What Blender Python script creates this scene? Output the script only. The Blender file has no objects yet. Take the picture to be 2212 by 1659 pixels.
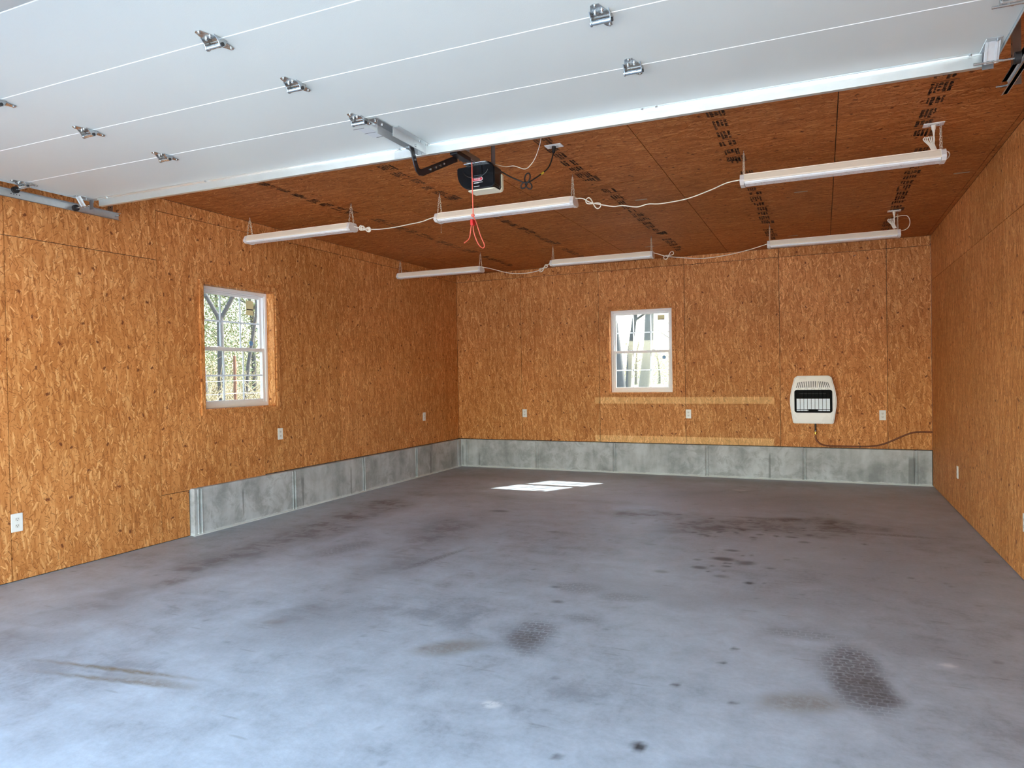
import bpy, bmesh, math, random
from mathutils import Vector, Matrix
random.seed(7)
S = bpy.context.scene
C = S.collection
PI = math.pi

# ------------------------------------------------------------------ camera, sky, sun, exposure
CAM_H, YAW, PITCH, ROLL, FPX = 1.39315, 0.42182, -0.011555, -0.016383, 1495.19
fwd = Vector((-math.sin(YAW) * math.cos(PITCH), math.cos(YAW) * math.cos(PITCH), math.sin(PITCH)))
rgt0 = Vector((math.cos(YAW), math.sin(YAW), 0))
up0 = rgt0.cross(fwd)
rgt = math.cos(ROLL) * rgt0 + math.sin(ROLL) * up0
upv = -math.sin(ROLL) * rgt0 + math.cos(ROLL) * up0
cd = bpy.data.cameras.new('camera')
cd.sensor_fit = 'HORIZONTAL'
cd.sensor_width = 36.0
cd.lens = FPX / 2212 * 36.0
cd.clip_start = 0.02
cd.clip_end = 400
cam = bpy.data.objects.new('camera', cd)
C.objects.link(cam)
cam.matrix_world = Matrix.Translation((0, 0, CAM_H)) @ Matrix((rgt, upv, -fwd)).transposed().to_4x4()
S.camera = cam

SUN_TO = Vector((0.567, 1.0, 1.14)).normalized()
w = bpy.data.worlds.new('sky')
S.world = w
w.use_nodes = True
wt = w.node_tree
sky = wt.nodes.new('ShaderNodeTexSky')
sky.sky_type = 'NISHITA'
sky.sun_disc = False
sky.sun_elevation = math.asin(SUN_TO.z)
sky.sun_rotation = math.atan2(SUN_TO.x, SUN_TO.y)
sky.air_density = 1.5
sky.dust_density = 2.0
sky.ozone_density = 1.0
wt.nodes['Background'].inputs['Strength'].default_value = 0.95
wt.links.new(sky.outputs[0], wt.nodes['Background'].inputs['Color'])

sl = bpy.data.lights.new('sun', 'SUN')
sl.energy = 12.5
sl.angle = math.radians(0.53)
sl.color = (1.0, 0.95, 0.87)
sun = bpy.data.objects.new('sun', sl)
C.objects.link(sun)
sun.location = (6, 14, 12)
sun.rotation_euler = SUN_TO.to_track_quat('Z', 'Y').to_euler()

S.view_settings.view_transform = 'Standard'
S.view_settings.look = 'None'
S.view_settings.gamma = 1.0
S.view_settings.use_curve_mapping = False
S.view_settings.exposure = 1.40
S.cycles.max_bounces = 8
S.cycles.diffuse_bounces = 5
S.cycles.glossy_bounces = 4
S.cycles.transparent_max_bounces = 16
S.cycles.sample_clamp_indirect = 6.0
S.cycles.adaptive_threshold = 0.03

# ------------------------------------------------------------------ room numbers (metres, camera stands at x=0 y=0)
XL, XR, YB, ZC = -5.206, 1.186, 9.540, 2.979
STEM = 0.424
SHEET = 1.2192
YF = 0.80            # inside face of the front wall with the overhead door opening


# ------------------------------------------------------------------ node helper
class NT:
    def __init__(s, tree):
        s.t = tree

    def n(s, kind, ins=None, **props):
        nd = s.t.nodes.new('ShaderNode' + kind)
        for k, v in props.items():
            setattr(nd, k, v)
        for k, v in (ins or {}).items():
            s.put(nd.inputs[k], v)
        return nd

    def put(s, sock, v):
        if isinstance(v, bpy.types.NodeSocket):
            s.t.links.new(v, sock)
        elif v is not None:
            if sock.type == 'RGBA' and isinstance(v, (tuple, list)) and len(v) == 3:
                v = (*v, 1)
            sock.default_value = v

    def m(s, op, a, b=None, c=None, clamp=False):
        nd = s.n('Math', operation=op, use_clamp=clamp)
        for i, v in enumerate((a, b, c)):
            if v is not None:
                s.put(nd.inputs[i], v)
        return nd.outputs[0]

    def vm(s, op, a, b=None):
        nd = s.n('VectorMath', operation=op)
        s.put(nd.inputs[0], a)
        if b is not None:
            s.put(nd.inputs[1], b)
        return nd.outputs['Value'] if op in ('LENGTH', 'DISTANCE', 'DOT_PRODUCT') else nd.outputs[0]

    def sep(s, v):
        nd = s.n('SeparateXYZ', {0: v})
        return nd.outputs

    def comb(s, x=0.0, y=0.0, z=0.0):
        return s.n('CombineXYZ', {0: x, 1: y, 2: z}).outputs[0]

    def smooth(s, v, lo, hi, a=0.0, b=1.0):
        nd = s.n('MapRange', interpolation_type='SMOOTHSTEP')
        for i, x in enumerate((v, lo, hi, a, b)):
            s.put(nd.inputs[i], x)
        return nd.outputs[0]

    def lin(s, v, lo, hi, a=0.0, b=1.0):
        nd = s.n('MapRange')
        for i, x in enumerate((v, lo, hi, a, b)):
            s.put(nd.inputs[i], x)
        return nd.outputs[0]

    def mix(s, f, a, b, blend='MIX'):
        nd = s.n('Mix', data_type='RGBA', blend_type=blend)
        s.put(nd.inputs[0], f)
        s.put(nd.inputs[6], a)
        s.put(nd.inputs[7], b)
        return nd.outputs[2]

    def noise(s, vec, scale, detail=2.0, rough=0.5, dist=0.0, dim='3D'):
        nd = s.n('TexNoise', {'Vector': vec, 'Scale': scale, 'Detail': detail, 'Roughness': rough, 'Distortion': dist}, noise_dimensions=dim)
        return nd.outputs[0]

    def ramp(s, f, stops):
        nd = s.n('ValToRGB', {0: f})
        el = nd.color_ramp.elements
        while len(el) < len(stops):
            el.new(0.5)
        for e, (p, c) in zip(el, stops):
            e.position = p
            e.color = (*c, 1)
        return nd.outputs[0]


MATS = {}


def new_mat(name):
    m = bpy.data.materials.new(name)
    m.use_nodes = True
    MATS[name] = m
    t = NT(m.node_tree)
    b = m.node_tree.nodes['Principled BSDF']
    return m, t, b


def simple(name, col, rough=0.5, metal=0.0, grain=0.0, gscale=60.0, bump=0.0, spec=0.5, coat=0.0):
    """plain paint, plastic or metal with a little procedural mottling"""
    m, t, b = new_mat(name)
    pos = t.n('NewGeometry').outputs['Position']
    nz = t.noise(pos, gscale, 3.0, 0.6)
    d = max(grain, 0.03)
    lo = tuple(max(0, c * (1 - d)) for c in col)
    hi = tuple(min(1, c * (1 + d)) for c in col)
    t.put(b.inputs['Base Color'], t.mix(nz, lo, hi))
    t.put(b.inputs['Roughness'], t.lin(nz, 0.3, 0.7, max(0.02, rough - 0.05), min(1, rough + 0.05)))
    b.inputs['Metallic'].default_value = metal
    b.inputs['Specular IOR Level'].default_value = spec
    b.inputs['Coat Weight'].default_value = coat
    if bump:
        bp = t.n('Bump', {'Strength': 0.6, 'Distance': bump, 'Height': nz})
        t.put(b.inputs['Normal'], bp.outputs[0])
    return m


# ---- oriented strand board: layers of long flat flakes, mostly along one direction
def osb_group():
    g = bpy.data.node_groups.new('strand_board', 'ShaderNodeTree')
    g.interface.new_socket('Vector', in_out='INPUT', socket_type='NodeSocketVector')
    g.interface.new_socket('Color', in_out='OUTPUT', socket_type='NodeSocketColor')
    t = NT(g)
    gi = g.nodes.new('NodeGroupInput')
    go = g.nodes.new('NodeGroupOutput')
    vec = gi.outputs[0]
    rnd = t.n('ObjectInfo').outputs['Random']
    vec = t.vm('ADD', vec, t.comb(t.m('MULTIPLY', rnd, 13.7), t.m('MULTIPLY', rnd, 31.3), 0.0))
    warp = t.n('TexNoise', {'Vector': vec, 'Scale': 9.0, 'Detail': 1.0}, noise_dimensions='2D').outputs['Color']
    vec = t.vm('ADD', vec, t.vm('MULTIPLY', t.vm('SUBTRACT', warp, (0.5, 0.5, 0.5)), (0.010, 0.014, 0.0)))

    def flakes(deg, across, along, off):
        mp = t.n('Mapping', {'Vector': vec, 'Location': (off, off * 1.7, 0), 'Rotation': (0, 0, math.radians(deg))})
        sc = t.vm('MULTIPLY', mp.outputs[0], (across, along, 1.0))
        v = t.n('TexVoronoi', {'Vector': sc, 'Scale': 1.0, 'Randomness': 1.0}, voronoi_dimensions='2D', feature='F1')
        sp = t.n('SeparateColor', {0: v.outputs['Color']}).outputs
        return sp, v.outputs['Distance']

    def chips(scale, half_w, half_l, spread, off, thr, ragged=0.5):
        # one loose sliver per cell, each turned its own way
        q = t.vm('ADD', t.vm('MULTIPLY', vec, (scale, scale * 0.75, 1.0)), (off, off * 1.7, 0.0))
        v = t.n('TexVoronoi', {'Vector': q, 'Scale': 1.0, 'Randomness': 1.0}, voronoi_dimensions='2D', feature='F1')
        c = t.n('SeparateColor', {0: v.outputs['Color']}).outputs
        l = t.sep(t.vm('DIVIDE', t.vm('SUBTRACT', q, v.outputs['Position']), (scale, scale * 0.75, 1.0)))
        a = t.m('MULTIPLY', t.m('SUBTRACT', c[0], 0.5), spread)
        ca, sa = t.m('COSINE', a), t.m('SINE', a)
        x = t.m('DIVIDE', t.m('ADD', t.m('MULTIPLY', l[0], ca), t.m('MULTIPLY', l[1], sa)), half_w)
        y = t.m('DIVIDE', t.m('SUBTRACT', t.m('MULTIPLY', l[1], ca), t.m('MULTIPLY', l[0], sa)), half_l)
        d = t.m('MAXIMUM', t.m('ABSOLUTE', x), t.m('ABSOLUTE', y))
        d = t.m('ADD', d, t.m('MULTIPLY', t.m('SUBTRACT', fine, 0.5), ragged))
        return t.m('MULTIPLY', t.m('GREATER_THAN', c[1], thr), t.smooth(d, 1.0, 0.82)), c[2]

    RAMP = [(0.0, (0.33, 0.110, 0.030)), (0.32, (0.555, 0.212, 0.060)), (0.65, (0.675, 0.290, 0.094)), (1.0, (0.90, 0.50, 0.21))]
    fine = t.noise(t.vm('MULTIPLY', vec, (240.0, 26.0, 1.0)), 1.0, 1.0, 0.6, dim='2D')
    sp, d = flakes(3, 32, 4.6, 0.3)
    val = t.m('ADD', t.m('MULTIPLY', sp[0], 0.55), 0.22)
    sp, d = flakes(-6, 70, 8, 1.1)
    on = t.m('MULTIPLY', t.m('GREATER_THAN', sp[1], 0.45), t.smooth(d, 0.60, 0.47))
    val = t.m('ADD', t.m('MULTIPLY', val, t.m('SUBTRACT', 1.0, on)), t.m('MULTIPLY', sp[0], on))
    for args in ((15, 0.0080, 0.042, 1.2, 3.1, 0.15), (24, 0.0048, 0.027, 1.9, 7.7, 0.15)):
        on, r = chips(*args)
        val = t.m('ADD', t.m('MULTIPLY', val, t.m('SUBTRACT', 1.0, on)), t.m('MULTIPLY', t.m('ADD', r, 0.08), on))
    val = t.m('ADD', val, t.m('MULTIPLY', t.m('SUBTRACT', fine, 0.5), 0.50))
    val = t.m('ADD', t.m('MULTIPLY', t.m('SUBTRACT', val, 0.5), 0.80), 0.52, clamp=True)
    col = t.ramp(val, RAMP)
    # thin dark bark slivers turned every way, the odd knot
    for args, amt in (((40, 0.0018, 0.012, 3.0, 12.3, 0.20), 0.68), ((22, 0.0028, 0.022, 2.4, 14.9, 0.50), 0.68)):
        on, r = chips(*args)
        col = t.mix(t.m('MULTIPLY', on, amt), col, (0.22, 0.064, 0.015))
    on, r = chips(7.0, 0.009, 0.015, 3.0, 20.1, 0.72, 1.6)
    col = t.mix(t.m('MULTIPLY', on, 0.85), col, (0.14, 0.034, 0.012))
    big = t.noise(vec, 1.3, 2.0, 0.5, dim='2D')
    col = t.mix(1.0, col, t.comb(*(t.lin(big, 0.25, 0.75, a, b) for a, b in ((0.92, 1.06), (0.90, 1.06), (0.86, 1.08)))), 'MULTIPLY')
    tone = t.lin(rnd, 0.0, 1.0, 0.93, 1.05)
    col = t.mix(1.0, col, t.comb(tone, tone, t.lin(rnd, 0, 1, 0.88, 1.06)), 'MULTIPLY')
    t.put(go.inputs['Color'], col)
    return g


OSB = osb_group()


def osb_mat(name, plane, strips=False, tint=(1, 1, 1)):
    """plane: which world axes give (across, along) the strands"""
    m, t, b = new_mat(name)
    pos = t.n('NewGeometry').outputs['Position']
    P = t.sep(pos)
    ax = {'x': P[0], 'y': P[1], 'z': P[2], 's': t.m('ADD', P[0], P[1])}
    gn = t.n('Group')
    gn.node_tree = OSB
    t.put(gn.inputs[0], t.comb(ax[plane[0]], ax[plane[1]], 0.0))
    col = gn.outputs['Color']
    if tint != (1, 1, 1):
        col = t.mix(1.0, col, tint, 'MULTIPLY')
    if strips:   # two bands where boards kept the daylight off: the wood there stayed pale
        for z0, z1, k in ((0.972, 1.074, 0.60), (0.40, 0.534, 0.55)):
            mk = t.m('MULTIPLY', t.m('MULTIPLY', t.smooth(ax['x'], -2.990, -2.976), t.smooth(ax['x'], -0.572, -0.590)),
                     t.m('MULTIPLY', t.smooth(ax['z'], z0, z0 + 0.012), t.smooth(ax['z'], z1, z1 - 0.012)))
            pale = t.mix(0.30, t.mix(1.0, col, (1.28, 1.55, 1.9), 'MULTIPLY'), (0.95, 0.66, 0.30))
            col = t.mix(t.m('MULTIPLY', mk, k + 0.38), col, pale)
    t.put(b.inputs['Base Color'], col)
    b.inputs['Roughness'].default_value = 0.62
    b.inputs['Specular IOR Level'].default_value = 0.28
    return m


osb_mat('osb_side', 'yz')
osb_mat('osb_back', 'xz', strips=True)
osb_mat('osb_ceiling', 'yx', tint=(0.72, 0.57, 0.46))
osb_mat('osb_jamb', 'sz', tint=(1.05, 1.05, 1.05))

simple('framing', (0.045, 0.038, 0.034), 0.8)
simple('siding', (0.55, 0.54, 0.52), 0.7)
simple('roofing', (0.12, 0.12, 0.13), 0.9)
simple('vinyl', (0.86, 0.87, 0.88), 0.32)


def muntin_mat():
    m, t, b = new_mat('muntin_white')
    out = m.node_tree.nodes['Material Output']
    pos = t.n('NewGeometry').outputs['Position']
    t.put(b.inputs['Base Color'], t.mix(t.noise(pos, 40.0, 1), (0.86, 0.88, 0.90), (0.90, 0.92, 0.94)))
    b.inputs['Roughness'].default_value = 0.35
    tl = t.n('BsdfTranslucent', {0: (0.80, 0.84, 0.88)})
    mx = t.n('MixShader', {0: 0.35, 1: b.outputs[0], 2: tl.outputs[0]})   # thin vinyl lets daylight glow through
    t.put(out.inputs[0], mx.outputs[0])


muntin_mat()
simple('white_plastic', (0.88, 0.88, 0.86), 0.33)
simple('ivory_plastic', (0.80, 0.79, 0.75), 0.35)
simple('enamel', (0.93, 0.85, 0.69), 0.38)
simple('enamel_cap', (0.82, 0.80, 0.76), 0.4)
simple('lens_white', (0.95, 0.97, 0.98), 0.3)
simple('cord_white', (0.84, 0.78, 0.66), 0.5)
simple('black_plastic', (0.010, 0.011, 0.013), 0.22)
simple('black_steel', (0.012, 0.011, 0.014), 0.35)
simple('black_rubber', (0.015, 0.014, 0.014), 0.6)
simple('slot_dark', (0.03, 0.03, 0.03), 0.7)
simple('galvanized', (0.60, 0.64, 0.65), 0.36, 0.55, 0.12, 35)
simple('galvanized_dull', (0.42, 0.45, 0.47), 0.42, 1.0, 0.15, 25)
simple('strut_steel', (0.76, 0.81, 0.80), 0.36, 0.85, 0.06, 20)
simple('zinc', (0.52, 0.55, 0.56), 0.25, 0.9, 0.05)
simple('chain_brass', (0.80, 0.74, 0.60), 0.35, 0.8, 0.1)
simple('lens_cream', (0.90, 0.86, 0.66), 0.4)
simple('rope_red', (0.85, 0.16, 0.10), 0.6)
simple('handle_red', (0.62, 0.02, 0.02), 0.35)
simple('logo_red', (0.55, 0.03, 0.06), 0.5)
simple('print_white', (0.85, 0.82, 0.82), 0.5)
simple('tag_yellow', (0.80, 0.62, 0.06), 0.5)
simple('heater_white', (0.80, 0.78, 0.73), 0.28, coat=0.3, gscale=3.0)
simple('heater_black', (0.003, 0.003, 0.004), 0.6, spec=0.12)
simple('plaque_reflection', (0.76, 0.86, 0.97), 0.25)  # burner panels, with a blue-white reflection of outdoors painted into the colour
simple('iron_pipe', (0.035, 0.028, 0.025), 0.55)
simple('copper', (0.22, 0.085, 0.05), 0.42, 0.6, 0.3)
simple('brass', (0.85, 0.60, 0.12), 0.28, 0.9)
simple('stamp_ink', (0.050, 0.022, 0.012), 0.75)
simple('label_grey', (0.42, 0.36, 0.28), 0.6)
simple('sticker_yellow', (0.80, 0.78, 0.46), 0.5)
simple('sticker_blue', (0.20, 0.42, 0.72), 0.4)
simple('sticker_grey', (0.62, 0.65, 0.66), 0.5)
simple('rust', (0.22, 0.10, 0.06), 0.8, 0.0, 0.3, 15)
simple('wire', (0.70, 0.72, 0.74), 0.4, 0.8)
simple('bark_grey', (0.10, 0.095, 0.09), 0.9, 0, 0.4, 12)
simple('bark_dark', (0.08, 0.072, 0.068), 0.9, 0, 0.4, 12)
simple('bark_pale', (0.17, 0.155, 0.13), 0.9, 0, 0.4, 12)
simple('leaf_green', (0.22, 0.235, 0.11), 0.6, 0, 0.5, 2.0)
simple('leaf_olive', (0.28, 0.26, 0.14), 0.6, 0, 0.5, 2.0)
simple('straw', (0.36, 0.28, 0.16), 0.9, 0, 0.4, 3.0)


def door_paint():
    m, t, b = new_mat('door_paint')
    pos = t.n('NewGeometry').outputs['Position']
    nz = t.noise(pos, 220, 1, 0.6)
    big = t.noise(pos, 1.2, 2)
    t.put(b.inputs['Base Color'], t.mix(big, (0.620, 0.655, 0.622), (0.660, 0.695, 0.662)))
    b.inputs['Roughness'].default_value = 0.42
    b.inputs['Specular IOR Level'].default_value = 0.5
    bp = t.n('Bump', {'Strength': 0.35, 'Distance': 0.0008, 'Height': nz})
    t.put(b.inputs['Normal'], bp.outputs[0])


door_paint()
simple('edge_highlight', (0.90, 0.91, 0.90), 0.35)  # whiter than the door paint: highlight of the joint edges put into the colour


def glass_mat():
    m, t, b = new_mat('glass')
    nt = m.node_tree
    out = nt.nodes['Material Output']
    nt.nodes.remove(b)
    tr = t.n('BsdfTransparent', {0: (0.63, 0.66, 0.67)})
    gl = t.n('BsdfGlossy', {0: (1, 1, 1), 'Roughness': 0.02})
    lw = t.n('LayerWeight', {0: 0.5})
    fr = t.m('ADD', 0.03, t.m('MULTIPLY', t.m('POWER', lw.outputs['Facing'], 4.0), 0.6))
    pos = t.n('NewGeometry').outputs['Position']
    haze = t.m('MULTIPLY', t.noise(pos, 3.0, 2), 0.02)
    mx = t.n('MixShader', {0: t.m('ADD', fr, haze, clamp=True), 1: tr.outputs[0], 2: gl.outputs[0]})
    t.put(out.inputs[0], mx.outputs[0])


glass_mat()


def concrete_wall():
    m, t, b = new_mat('stem_concrete')
    pos = t.n('NewGeometry').outputs['Position']
    n1 = t.noise(pos, 2.6, 5, 0.62, 0.4)
    n2 = t.noise(pos, 14, 6, 0.65)
    P = t.sep(pos)
    drip = t.noise(t.vm('MULTIPLY', pos, (7.0, 7.0, 1.1)), 1.0, 3, 0.6)
    col = t.ramp(t.m('ADD', t.m('MULTIPLY', n1, 0.65), t.m('MULTIPLY', drip, 0.35)), [(0.36, (0.23, 0.242, 0.255)), (0.46, (0.41, 0.428, 0.452)), (0.55, (0.54, 0.562, 0.595)), (0.66, (0.65, 0.675, 0.712))])
    blot = t.smooth(t.noise(pos, 6.5, 6, 0.72, 0.6), 0.44, 0.62)
    patch = t.smooth(t.noise(t.vm('ADD', pos, (3.1, 0.0, 0.0)), 1.3, 1), 0.36, 0.56)
    col = t.mix(t.m('MULTIPLY', t.m('MULTIPLY', blot, patch), 0.55), col, (0.19, 0.20, 0.21))
    crk = t.m('MULTIPLY', t.smooth(t.noise(t.vm('MULTIPLY', pos, (9.0, 9.0, 0.5)), 1.0, 1, 0.5), 0.695, 0.715), t.smooth(P[2], 0.36, 0.30))
    col = t.mix(t.m('MULTIPLY', crk, 0.7), col, (0.10, 0.105, 0.11))
    pit = t.smooth(t.n('TexVoronoi', {'Vector': pos, 'Scale': 42.0}).outputs['Distance'], 0.12, 0.05)
    pit = t.m('MULTIPLY', pit, t.smooth(n2, 0.52, 0.60))
    col = t.mix(t.m('MULTIPLY', pit, 0.7), col, (0.09, 0.095, 0.10))
    base = t.m('MULTIPLY', t.smooth(t.m('ADD', P[2], t.m('MULTIPLY', t.m('SUBTRACT', n2, 0.5), 0.05)), 0.03, 0.012), 0.75)
    col = t.mix(base, col, (0.78, 0.83, 0.83))
    col = t.mix(0.22, col, t.mix(n2, (0.30, 0.32, 0.32), (0.75, 0.80, 0.79)))
    t.put(b.inputs['Base Color'], col)
    b.inputs['Roughness'].default_value = 0.75
    bp = t.n('Bump', {'Strength': 0.4, 'Distance': 0.004, 'Height': t.m('SUBTRACT', n2, pit)})
    t.put(b.inputs['Normal'], bp.outputs[0])


concrete_wall()


def floor_mat():
    m, t, b = new_mat('floor_concrete')
    pos = t.n('NewGeometry').outputs['Position']
    P = t.sep(pos)
    p2 = t.comb(P[0], P[1], 0.0)
    n1 = t.noise(p2, 0.75, 4, 0.6, 0.3, '2D')
    n2 = t.noise(p2, 5.0, 6, 0.65, 0.3, '2D')
    n3 = t.noise(p2, 38.0, 5, 0.7, 0.0, '2D')
    sw = t.noise(t.vm('MULTIPLY', p2, (1.4, 5.0, 1.0)), 1.6, 5, 0.6, 0.8, '2D')
    f = t.m('ADD', t.m('ADD', t.m('MULTIPLY', n1, 0.32), t.m('MULTIPLY', n2, 0.38)), t.m('ADD', t.m('MULTIPLY', sw, 0.14), t.m('MULTIPLY', n3, 0.16)))
    col = t.ramp(f, [(0.37, (0.270, 0.306, 0.350)), (0.46, (0.366, 0.415, 0.475)), (0.54, (0.420, 0.476, 0.545)), (0.64, (0.490, 0.552, 0.630))])
    rough_n = n2

    at = t.n('Attribute', attribute_name='stain')
    A = t.n('SeparateColor', {0: at.outputs['Color']}).outputs
    pale = at.outputs['Alpha']
    dirt, oil, tread = A[0], A[1], A[2]
    at2 = t.n('Attribute', attribute_name='rust')
    mot = t.smooth(t.m('ADD', t.m('MULTIPLY', n2, 0.6), t.m('MULTIPLY', sw, 0.4)), 0.38, 0.60)
    col = t.mix(t.m('MULTIPLY', dirt, t.m('ADD', 0.25, t.m('MULTIPLY', mot, 0.75))), col, t.mix(n1, (0.080, 0.076, 0.078), (0.14, 0.118, 0.108)))
    br = t.n('TexBrick', {'Vector': t.n('Mapping', {'Vector': t.vm('ADD', p2, t.vm('MULTIPLY', t.comb(n2, sw, 0.0), (0.09, 0.06, 0.0))), 'Rotation': (0, 0, -0.12)}).outputs[0], 'Scale': 1.0, 'Mortar Size': 0.0060, 'Mortar Smooth': 1.0, 'Brick Width': 0.046, 'Row Height': 0.034,
                          'Color1': (1, 1, 1, 1), 'Color2': (0.80, 0.80, 0.80, 1), 'Mortar': (0.22, 0.22, 0.22, 1)})
    br.offset = 0.42
    tm = t.m('MULTIPLY', t.m('MULTIPLY', t.m('MULTIPLY', tread, 0.82), br.outputs[0]), t.smooth(n3, 0.25, 0.55, 0.55, 1.0))
    col = t.mix(tm, col, (0.085, 0.078, 0.082))
    col = t.mix(oil, col, (0.030, 0.028, 0.029))
    col = t.mix(t.m('MULTIPLY', at2.outputs['Fac'], t.smooth(n3, 0.3, 0.6, 0.5, 1.0)), col, (0.195, 0.165, 0.118))
    col = t.mix(t.m('MULTIPLY', pale, t.smooth(n2, 0.42, 0.52)), col, (0.68, 0.70, 0.72))
    scr = t.n('TexVoronoi', {'Vector': t.n('Mapping', {'Vector': p2, 'Rotation': (0, 0, 0.5), 'Scale': (2.0, 13.0, 1.0)}).outputs[0], 'Scale': 1.0}, voronoi_dimensions='2D')
    s3 = t.n('SeparateColor', {0: scr.outputs['Color']}).outputs
    col = t.mix(t.m('MULTIPLY', t.m('MULTIPLY', t.smooth(scr.outputs['Distance'], 0.14, 0.04), t.m('GREATER_THAN', s3[1], 0.87)), 0.28), col, (0.13, 0.125, 0.13))
    t.put(b.inputs['Base Color'], col)
    t.put(b.inputs['Roughness'], t.lin(n2, 0.3, 0.7, 0.44, 0.60))
    b.inputs['Specular IOR Level'].default_value = 0.45
    bp = t.n('Bump', {'Strength': 0.22, 'Distance': 0.003, 'Height': t.noise(p2, 30.0, 2, 0.6, 0.0, '2D')})
    t.put(b.inputs['Normal'], bp.outputs[0])


floor_mat()


def ground_mat():
    m, t, b = new_mat('dry_ground')
    pos = t.n('NewGeometry').outputs['Position']
    n1 = t.noise(pos, 0.35, 3)
    n2 = t.noise(pos, 9.0, 6, 0.75)
    n3 = t.noise(pos, 45.0, 4, 0.7)
    f = t.m('ADD', t.m('MULTIPLY', n2, 0.6), t.m('MULTIPLY', n3, 0.4))
    col = t.ramp(f, [(0.40, (0.035, 0.028, 0.018)), (0.47, (0.11, 0.088, 0.05)), (0.54, (0.22, 0.18, 0.105)), (0.64, (0.36, 0.30, 0.18))])
    col = t.mix(t.m('MULTIPLY', t.smooth(n1, 0.5, 0.65), 0.4), col, (0.22, 0.24, 0.10))
    t.put(b.inputs['Base Color'], col)
    b.inputs['Roughness'].default_value = 0.95
    bp = t.n('Bump', {'Strength': 0.8, 'Distance': 0.05, 'Height': f})
    t.put(b.inputs['Normal'], bp.outputs[0])
    m, t, b = new_mat('gravel')
    pos = t.n('NewGeometry').outputs['Position']
    v = t.n('TexVoronoi', {'Vector': pos, 'Scale': 45.0})
    n1 = t.noise(pos, 1.2, 4)
    col = t.mix(0.5, t.mix(n1, (0.56, 0.54, 0.50), (0.70, 0.68, 0.63)), t.mix(v.outputs['Distance'], (0.72, 0.70, 0.65), (0.42, 0.41, 0.38)))
    t.put(b.inputs['Base Color'], col)
    b.inputs['Roughness'].default_value = 0.9
    bp = t.n('Bump', {'Strength': 0.8, 'Distance': 0.02, 'Height': v.outputs['Distance']})
    t.put(b.inputs['Normal'], bp.outputs[0])


ground_mat()


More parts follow.
